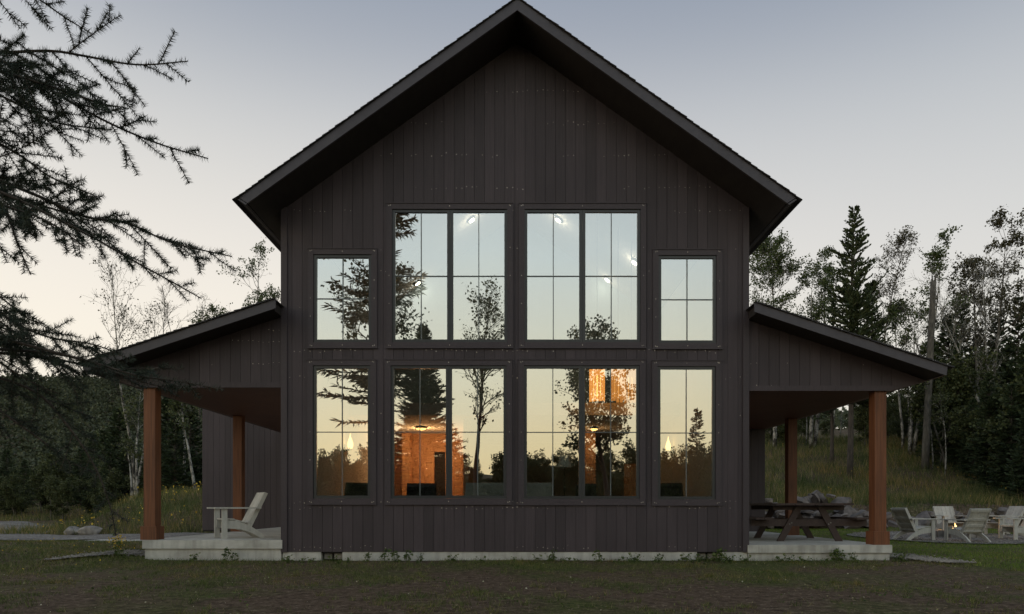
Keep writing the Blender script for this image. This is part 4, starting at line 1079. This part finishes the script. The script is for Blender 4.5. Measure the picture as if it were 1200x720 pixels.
blades(b, x, y, r.uniform(.03, .085, len(x)), r.uniform(.008, .014, len(x)), r.uniform(.2, 1.1, len(x)))
nt_ = 2600; d = 5.7 + r.random(nt_) * 7.0; tx_ = r.uniform(-.8, .8, nt_) * d; ty_ = d - 12.3
k_ = clear_of_house(tx_, ty_) & (wob(tx_, ty_, 1.1, .4) * .6 + wob(tx_, ty_, 2.9, 1.7) * .4 + r.normal(0, .35, nt_) > .12); tx_, ty_ = tx_[k_], ty_[k_]; m_ = r.integers(8, 34, len(tx_)); q = np.repeat(np.arange(len(tx_)), m_)
x, y = tx_[q] + r.normal(0, .032, len(q)), ty_[q] + r.normal(0, .032, len(q)); k_ = clear_of_house(x, y); x, y, q = x[k_], y[k_], q[k_]
blades(b, x, y, r.uniform(.4, 1.0, len(x)) * r.uniform(.04, .11, len(tx_))[q], r.uniform(.004, .008, len(x)), r.uniform(.2, 1.0, len(x)))
tag(b.build('grass', M['turf']), kind='stuff')
b = MB(); n = 170000; x = r.uniform(6.7, 27, n); y = r.uniform(-3.2, 13.2, n)
edge = np.where(x < 7.0, 1.2, 1.2 - (x - 7.3) * 9); edge = np.maximum(edge, -2.5)
keep = clear_of_house(x, y) & (y > edge - .3 + r.normal(0, .12, n)) & (np.hypot(x - 12.75, y - 7.45) > 2.6 + r.normal(0, .2, n)); x, y = x[keep], y[keep]
blades(b, x, y, r.uniform(.03, .075, len(x)), r.uniform(.007, .013, len(x)), r.uniform(.2, 1.0, len(x)))
tag(b.build('lawn', M['lawn']), kind='stuff')
b = MB(); n = 120000; x = r.uniform(6.5, 48, n); y = 13.9 + 26 * r.random(n) ** 1.25
keep = (wob(x, y, .8, .9) + r.normal(0, .5, n) > -.5) & (y > 13.9 + 2.2 * ss(12.5, 14.5, x) * r.random(n)); x, y = x[keep], y[keep]
hh = r.uniform(.18, .62, len(x)) * (1 + .4 * wob(x, y, .6)); blades(b, x, y, hh, r.uniform(.014, .03, len(x)), r.uniform(.1, .7, len(x)))
n = 45000; x = r.uniform(-21, -6.6, n); y = r.uniform(14.0, 34, n); x2 = np.where(r.random(n) < .25, -r.uniform(20, 45, n), x); y = np.where(x2 < -21, r.uniform(30, 42, n), y); x = x2
blades(b, x, y, r.uniform(.15, .5, n), r.uniform(.014, .03, n), r.uniform(.1, .7, n))
tag(b.build('meadow_grass', M['meadow']), kind='stuff')
b = MB()
def petals(x, y, h, s): 
    n = len(x); c = np.stack([x, y, gh(x, y) + h], 1); u = rvec(r, n); w = np.cross(u, rvec(r, n)); b.leaves(c, u * s[:, None], w * s[:, None])
n = 420; cx, cy = r.uniform(-19, -7.5, 40), r.uniform(15, 24, 40); k = r.integers(0, 40, n); petals(cx[k] + r.normal(0, .45, n), cy[k] + r.normal(0, .45, n), r.uniform(.3, .6, n), r.uniform(.025, .06, n))
n = 130; petals(r.uniform(9, 38, n), r.uniform(15, 32, n), r.uniform(.3, .7, n), r.uniform(.018, .035, n))
n = 60; petals(r.uniform(-12, -6.8, n), r.uniform(-3.5, 4, n), r.uniform(.05, .1, n), r.uniform(.010, .022, n))
tag(b.build('meadow_flowers', M['flower']), kind='stuff')

def weed_mesh(seed, h, n, ls, rad, flower=0):
    q = np.random.default_rng(seed); mb = MB()
    for i in range(max(3, n // 7)):
        a = q.uniform(0, 6.28); rr = rad * q.random(); top = np.array([math.cos(a) * rr, math.sin(a) * rr, h * q.uniform(.5, 1)])
        base = np.array([math.cos(a) * rr * .3, math.sin(a) * rr * .3, -.02]); mb.tube([base, (base + top) / 2 + q.normal(0, .01, 3), top], .0022, 3, 0, False)
        m = 7; f = q.uniform(.2, 1.05, m)[:, None]; c = base + (top - base) * f + q.normal(0, ls * .8, (m, 3)); c[:, 2] = np.maximum(c[:, 2], .008)
        u = rvec(q, m); u[:, 2] *= .45; w = np.cross(u, rvec(q, m)); s_ = ls * q.uniform(.6, 1.3, (m, 1)); mb.leaves(c, u * s_, w * s_ * .8, 0)
        if flower:
            m = flower; c = top + q.normal(0, .035, (m, 3)); u = rvec(q, m); w = np.cross(u, rvec(q, m)); mb.leaves(c, u * .016, w * .016, 1)
    return mb.mesh('weed', [M['weed'], M['flower']])
wmesh = [weed_mesh(60 + i, .07 + .035 * i, 30 + 8 * i, .020 + .002 * i, .08 + .02 * i) for i in range(5)]
for i in range(95):
    x = r.uniform(-5.8, 7.1) if i < 70 else r.uniform(.8, 7.0); y = -.10 - abs(r.normal(0, .28)); k = r.integers(0, 5) if y > -.3 else r.integers(0, 3)
    o = put('leafy_weed', wmesh[k]); o.location = (x, y, float(gh(x, y)) - .005); o.rotation_euler.z = r.uniform(0, 6.28); s_ = r.uniform(.6, 1.2); o.scale = (s_, s_, s_)
    tag(o, 'small green weed growing along the foot of the house', 'weed', 'weeds along the foundation')
b = MB(); C, U, W = [], [], []
n = 26000; d = 5.6 + r.random(n) * 7; x = r.uniform(-.8, .8, n) * d; y = d - 12.3
pt = wob(x, y, 1.9, 2.4) * .6 + wob(x, y, 5.3, .8) * .4 + .35 * ss(-1.5, -.2, y) - .1; keep = (pt + r.normal(0, .15, n) > .42) & clear_of_house(x, y); x, y = x[keep], y[keep]; n = len(x)
c = np.stack([x, y, gh(x, y) + r.uniform(.005, .05, n)], 1); u = rvec(r, n); u[:, 2] *= .4; w = np.cross(u, rvec(r, n)); s_ = r.uniform(.008, .022, (n, 1)); b.leaves(c, u * s_, w * s_ * .8)
tag(b.build('ground_cover', M['weed']), kind='stuff')
# dry litter and clods on the bare soil
b = MB(); n = 16000; d = 5.6 + r.random(n) ** 1.3 * 6.6; x = r.uniform(-.8, .8, n) * d; y = d - 12.3; k_ = clear_of_house(x, y); x, y = x[k_], y[k_]; n = len(x)
c = np.stack([x, y, gh(x, y) + r.uniform(.002, .012, n)], 1); u = rvec(r, n); u[:, 2] *= .3; w = np.cross(u, rvec(r, n)); s_ = r.uniform(.004, .016, (n, 1)); b.leaves(c, u * s_ * 1.6, w * s_ * .35)
tag(b.build('leaf_litter', simple('dry_litter', (.16, .125, .085), .95, 0, .6, (30, 30, 30))), kind='stuff')
b = MB(); n = 420; d = 5.7 + r.random(n) * 6.6; x = r.uniform(-.8, .8, n) * d; y = d - 12.3; k_ = clear_of_house(x, y); x, y = x[k_], y[k_]; n = len(x)
c = np.stack([x, y, gh(x, y) + r.uniform(.012, .04, n)], 1); u = rvec(r, n); u[:, 2] *= .3; w = np.cross(u, rvec(r, n)); s_ = r.uniform(.006, .016, (n, 1)); b.leaves(c, u * s_, w * s_ * .8)
tag(b.build('fallen_leaves', leaf('pale_leaf_flecks', [(0, (.22, .18, .08)), (.5, (.32, .32, .16)), (1, (.52, .48, .38))], .1)), kind='stuff')
t = put('yellow_flower_clump', weed_mesh(90, .42, 90, .035, .22, 9)); t.location = (-6.93, -.30, float(gh(-6.93, -.3)))
tag(t, 'clump of yellow flowers at the left corner of the porch slab', 'flowers')
# loose stones of the gravel strips
b = MB()
def stones(x, y, s):
    o = np.array([(1, 0, 0), (0, 1, 0), (-1, 0, 0), (0, -1, 0), (0, 0, .7), (0, 0, -.7)]); n = len(x)
    v = o[None] * s[:, None, None] * r.uniform(.6, 1.2, (n, 6, 1)) + np.stack([x, y, gh(x, y) + .03 + s * .3], 1)[:, None, :]
    f = np.array([(0, 1, 4), (1, 2, 4), (2, 3, 4), (3, 0, 4), (1, 0, 5), (2, 1, 5), (3, 2, 5), (0, 3, 5)])
    b.add(v.reshape(-1, 3), (f[None] + (np.arange(n) * 6)[:, None, None]).reshape(-1, 3))
n = 1500; y = r.uniform(-.9, 1.3, n); stones(7.22 + .13 * (1.0 - y) + r.normal(0, .25, n) * np.interp(y, [-2, -.6, 1.2], [.25, .6, 1]), y, r.uniform(.010, .03, n))
n = 900; y = r.uniform(-1.0, .75, n); stones(-6.98 + .5 * (y - .5) + r.normal(0, .2, n) * np.interp(y, [-1, 0], [.25, 1]), y, r.uniform(.008, .02, n))
n = 2200; a = r.uniform(0, 6.28, n); q = 2.75 * np.sqrt(r.random(n)); stones(12.75 + q * np.cos(a), 7.45 + q * np.sin(a), r.uniform(.012, .03, n))
tag(b.build('gravel_stones', M['stone']), kind='stuff')

# ------------------------------------------------------------------ light, sky, camera
world = bpy.data.worlds.new('World'); scene.world = world; world.use_nodes = True
nt = world.node_tree; bg = nt.nodes['Background']
sky = nt.nodes.new('ShaderNodeTexSky'); sky.sky_type = 'NISHITA'; sky.sun_disc = False
SUN_EL, SUN_AZ = 5.0, 248.0              # low behind the viewer, a little to the left
sky.sun_elevation = R(SUN_EL); sky.sun_rotation = R(SUN_AZ); sky.altitude = 1200; sky.air_density = 1.0; sky.dust_density = 2.2; sky.ozone_density = 1.2
# dusk glow: the scattering sky plus the broad afterglow band that lies round the horizon
tc = N(nt, 'ShaderNodeTexCoord'); sx = N(nt, 'ShaderNodeSeparateXYZ'); nt.links.new(tc.outputs['Generated'], sx.inputs[0])
away = ramp(nt, sx.outputs['Z'], [(0.0, (.66, .595, .495)), (.215, (.645, .590, .510)), (.317, (.585, .548, .502)), (.40, (.505, .488, .464)), (.48, (.405, .408, .412)), (.56, (.255, .275, .315)), (.64, (.19, .22, .275)), (1.0, (.20, .24, .30))])
away.color_ramp.interpolation = 'B_SPLINE'
west = ramp(nt, sx.outputs['Z'], [(0.0, (1.0, .73, .37)), (.07, (1.0, .83, .48)), (.20, (.92, .89, .68)), (.34, (.74, .82, .80)), (.55, (.50, .57, .61)), (1.0, (.17, .22, .30))])
side = N(nt, 'ShaderNodeMapRange', interpolation_type='SMOOTHSTEP'); side.inputs[1].default_value = .55; side.inputs[2].default_value = -.55
nt.links.new(sx.outputs['Y'], side.inputs[0])
mixw = N(nt, 'ShaderNodeMix', data_type='RGBA'); nt.links.new(side.outputs[0], mixw.inputs[0]); nt.links.new(away.outputs[0], mixw.inputs[6]); nt.links.new(west.outputs[0], mixw.inputs[7])
lf = N(nt, 'ShaderNodeMapRange'); lf.inputs[1].default_value = -.75; lf.inputs[2].default_value = .75
nt.links.new(sx.outputs['X'], lf.inputs[0])
lc = ramp(nt, lf.outputs[0], [(0, (1, 1, .985)), (.5, (.94, .945, .95)), (1, (.73, .775, .83))])
sc1 = N(nt, 'ShaderNodeVectorMath', operation='MULTIPLY'); nt.links.new(mixw.outputs[2], sc1.inputs[0]); nt.links.new(lc.outputs[0], sc1.inputs[1])
sc2 = N(nt, 'ShaderNodeVectorMath', operation='SCALE'); nt.links.new(sc1.outputs[0], sc2.inputs[0]); sc2.inputs['Scale'].default_value = 1.50
sc3 = N(nt, 'ShaderNodeVectorMath', operation='SCALE'); nt.links.new(sky.outputs[0], sc3.inputs[0]); sc3.inputs['Scale'].default_value = .015
ad = N(nt, 'ShaderNodeVectorMath', operation='ADD'); nt.links.new(sc2.outputs[0], ad.inputs[0]); nt.links.new(sc3.outputs[0], ad.inputs[1])
nt.links.new(ad.outputs[0], bg.inputs[0]); bg.inputs[1].default_value = 1.0
l = bpy.data.lights.new('sun', 'SUN'); l.energy = .25; l.angle = R(25); l.color = (1, .82, .62)
o = bpy.data.objects.new('sun', l); COL.objects.link(o)
az, el = R(SUN_AZ), R(max(SUN_EL, 8))
to_sun = Vector((math.sin(az) * math.cos(el), math.cos(az) * math.cos(el), math.sin(el)))
o.rotation_euler = (-to_sun).to_track_quat('-Z', 'Y').to_euler()

cam = bpy.data.cameras.new('camera'); cam.sensor_width = 36; cam.lens = 24; cam.clip_start = .05; cam.clip_end = 2000
cam.shift_y = 232 / 1200; cam.shift_x = -3.5 / 1200
co = bpy.data.objects.new('camera', cam); COL.objects.link(co); co.location = tuple(CAM); co.rotation_euler = (math.pi / 2, 0, 0)
scene.camera = co
vs = scene.view_settings; vs.view_transform = 'Standard'; vs.look = 'None'; vs.gamma = 1; vs.use_curve_mapping = False; vs.exposure = 0.0
cy = scene.cycles
cy.use_denoising = True; cy.max_bounces = 8; cy.transparent_max_bounces = 24; cy.glossy_bounces = 5; cy.diffuse_bounces = 4; cy.sample_clamp_indirect = 6
cy.caustics_reflective = False; cy.caustics_refractive = False
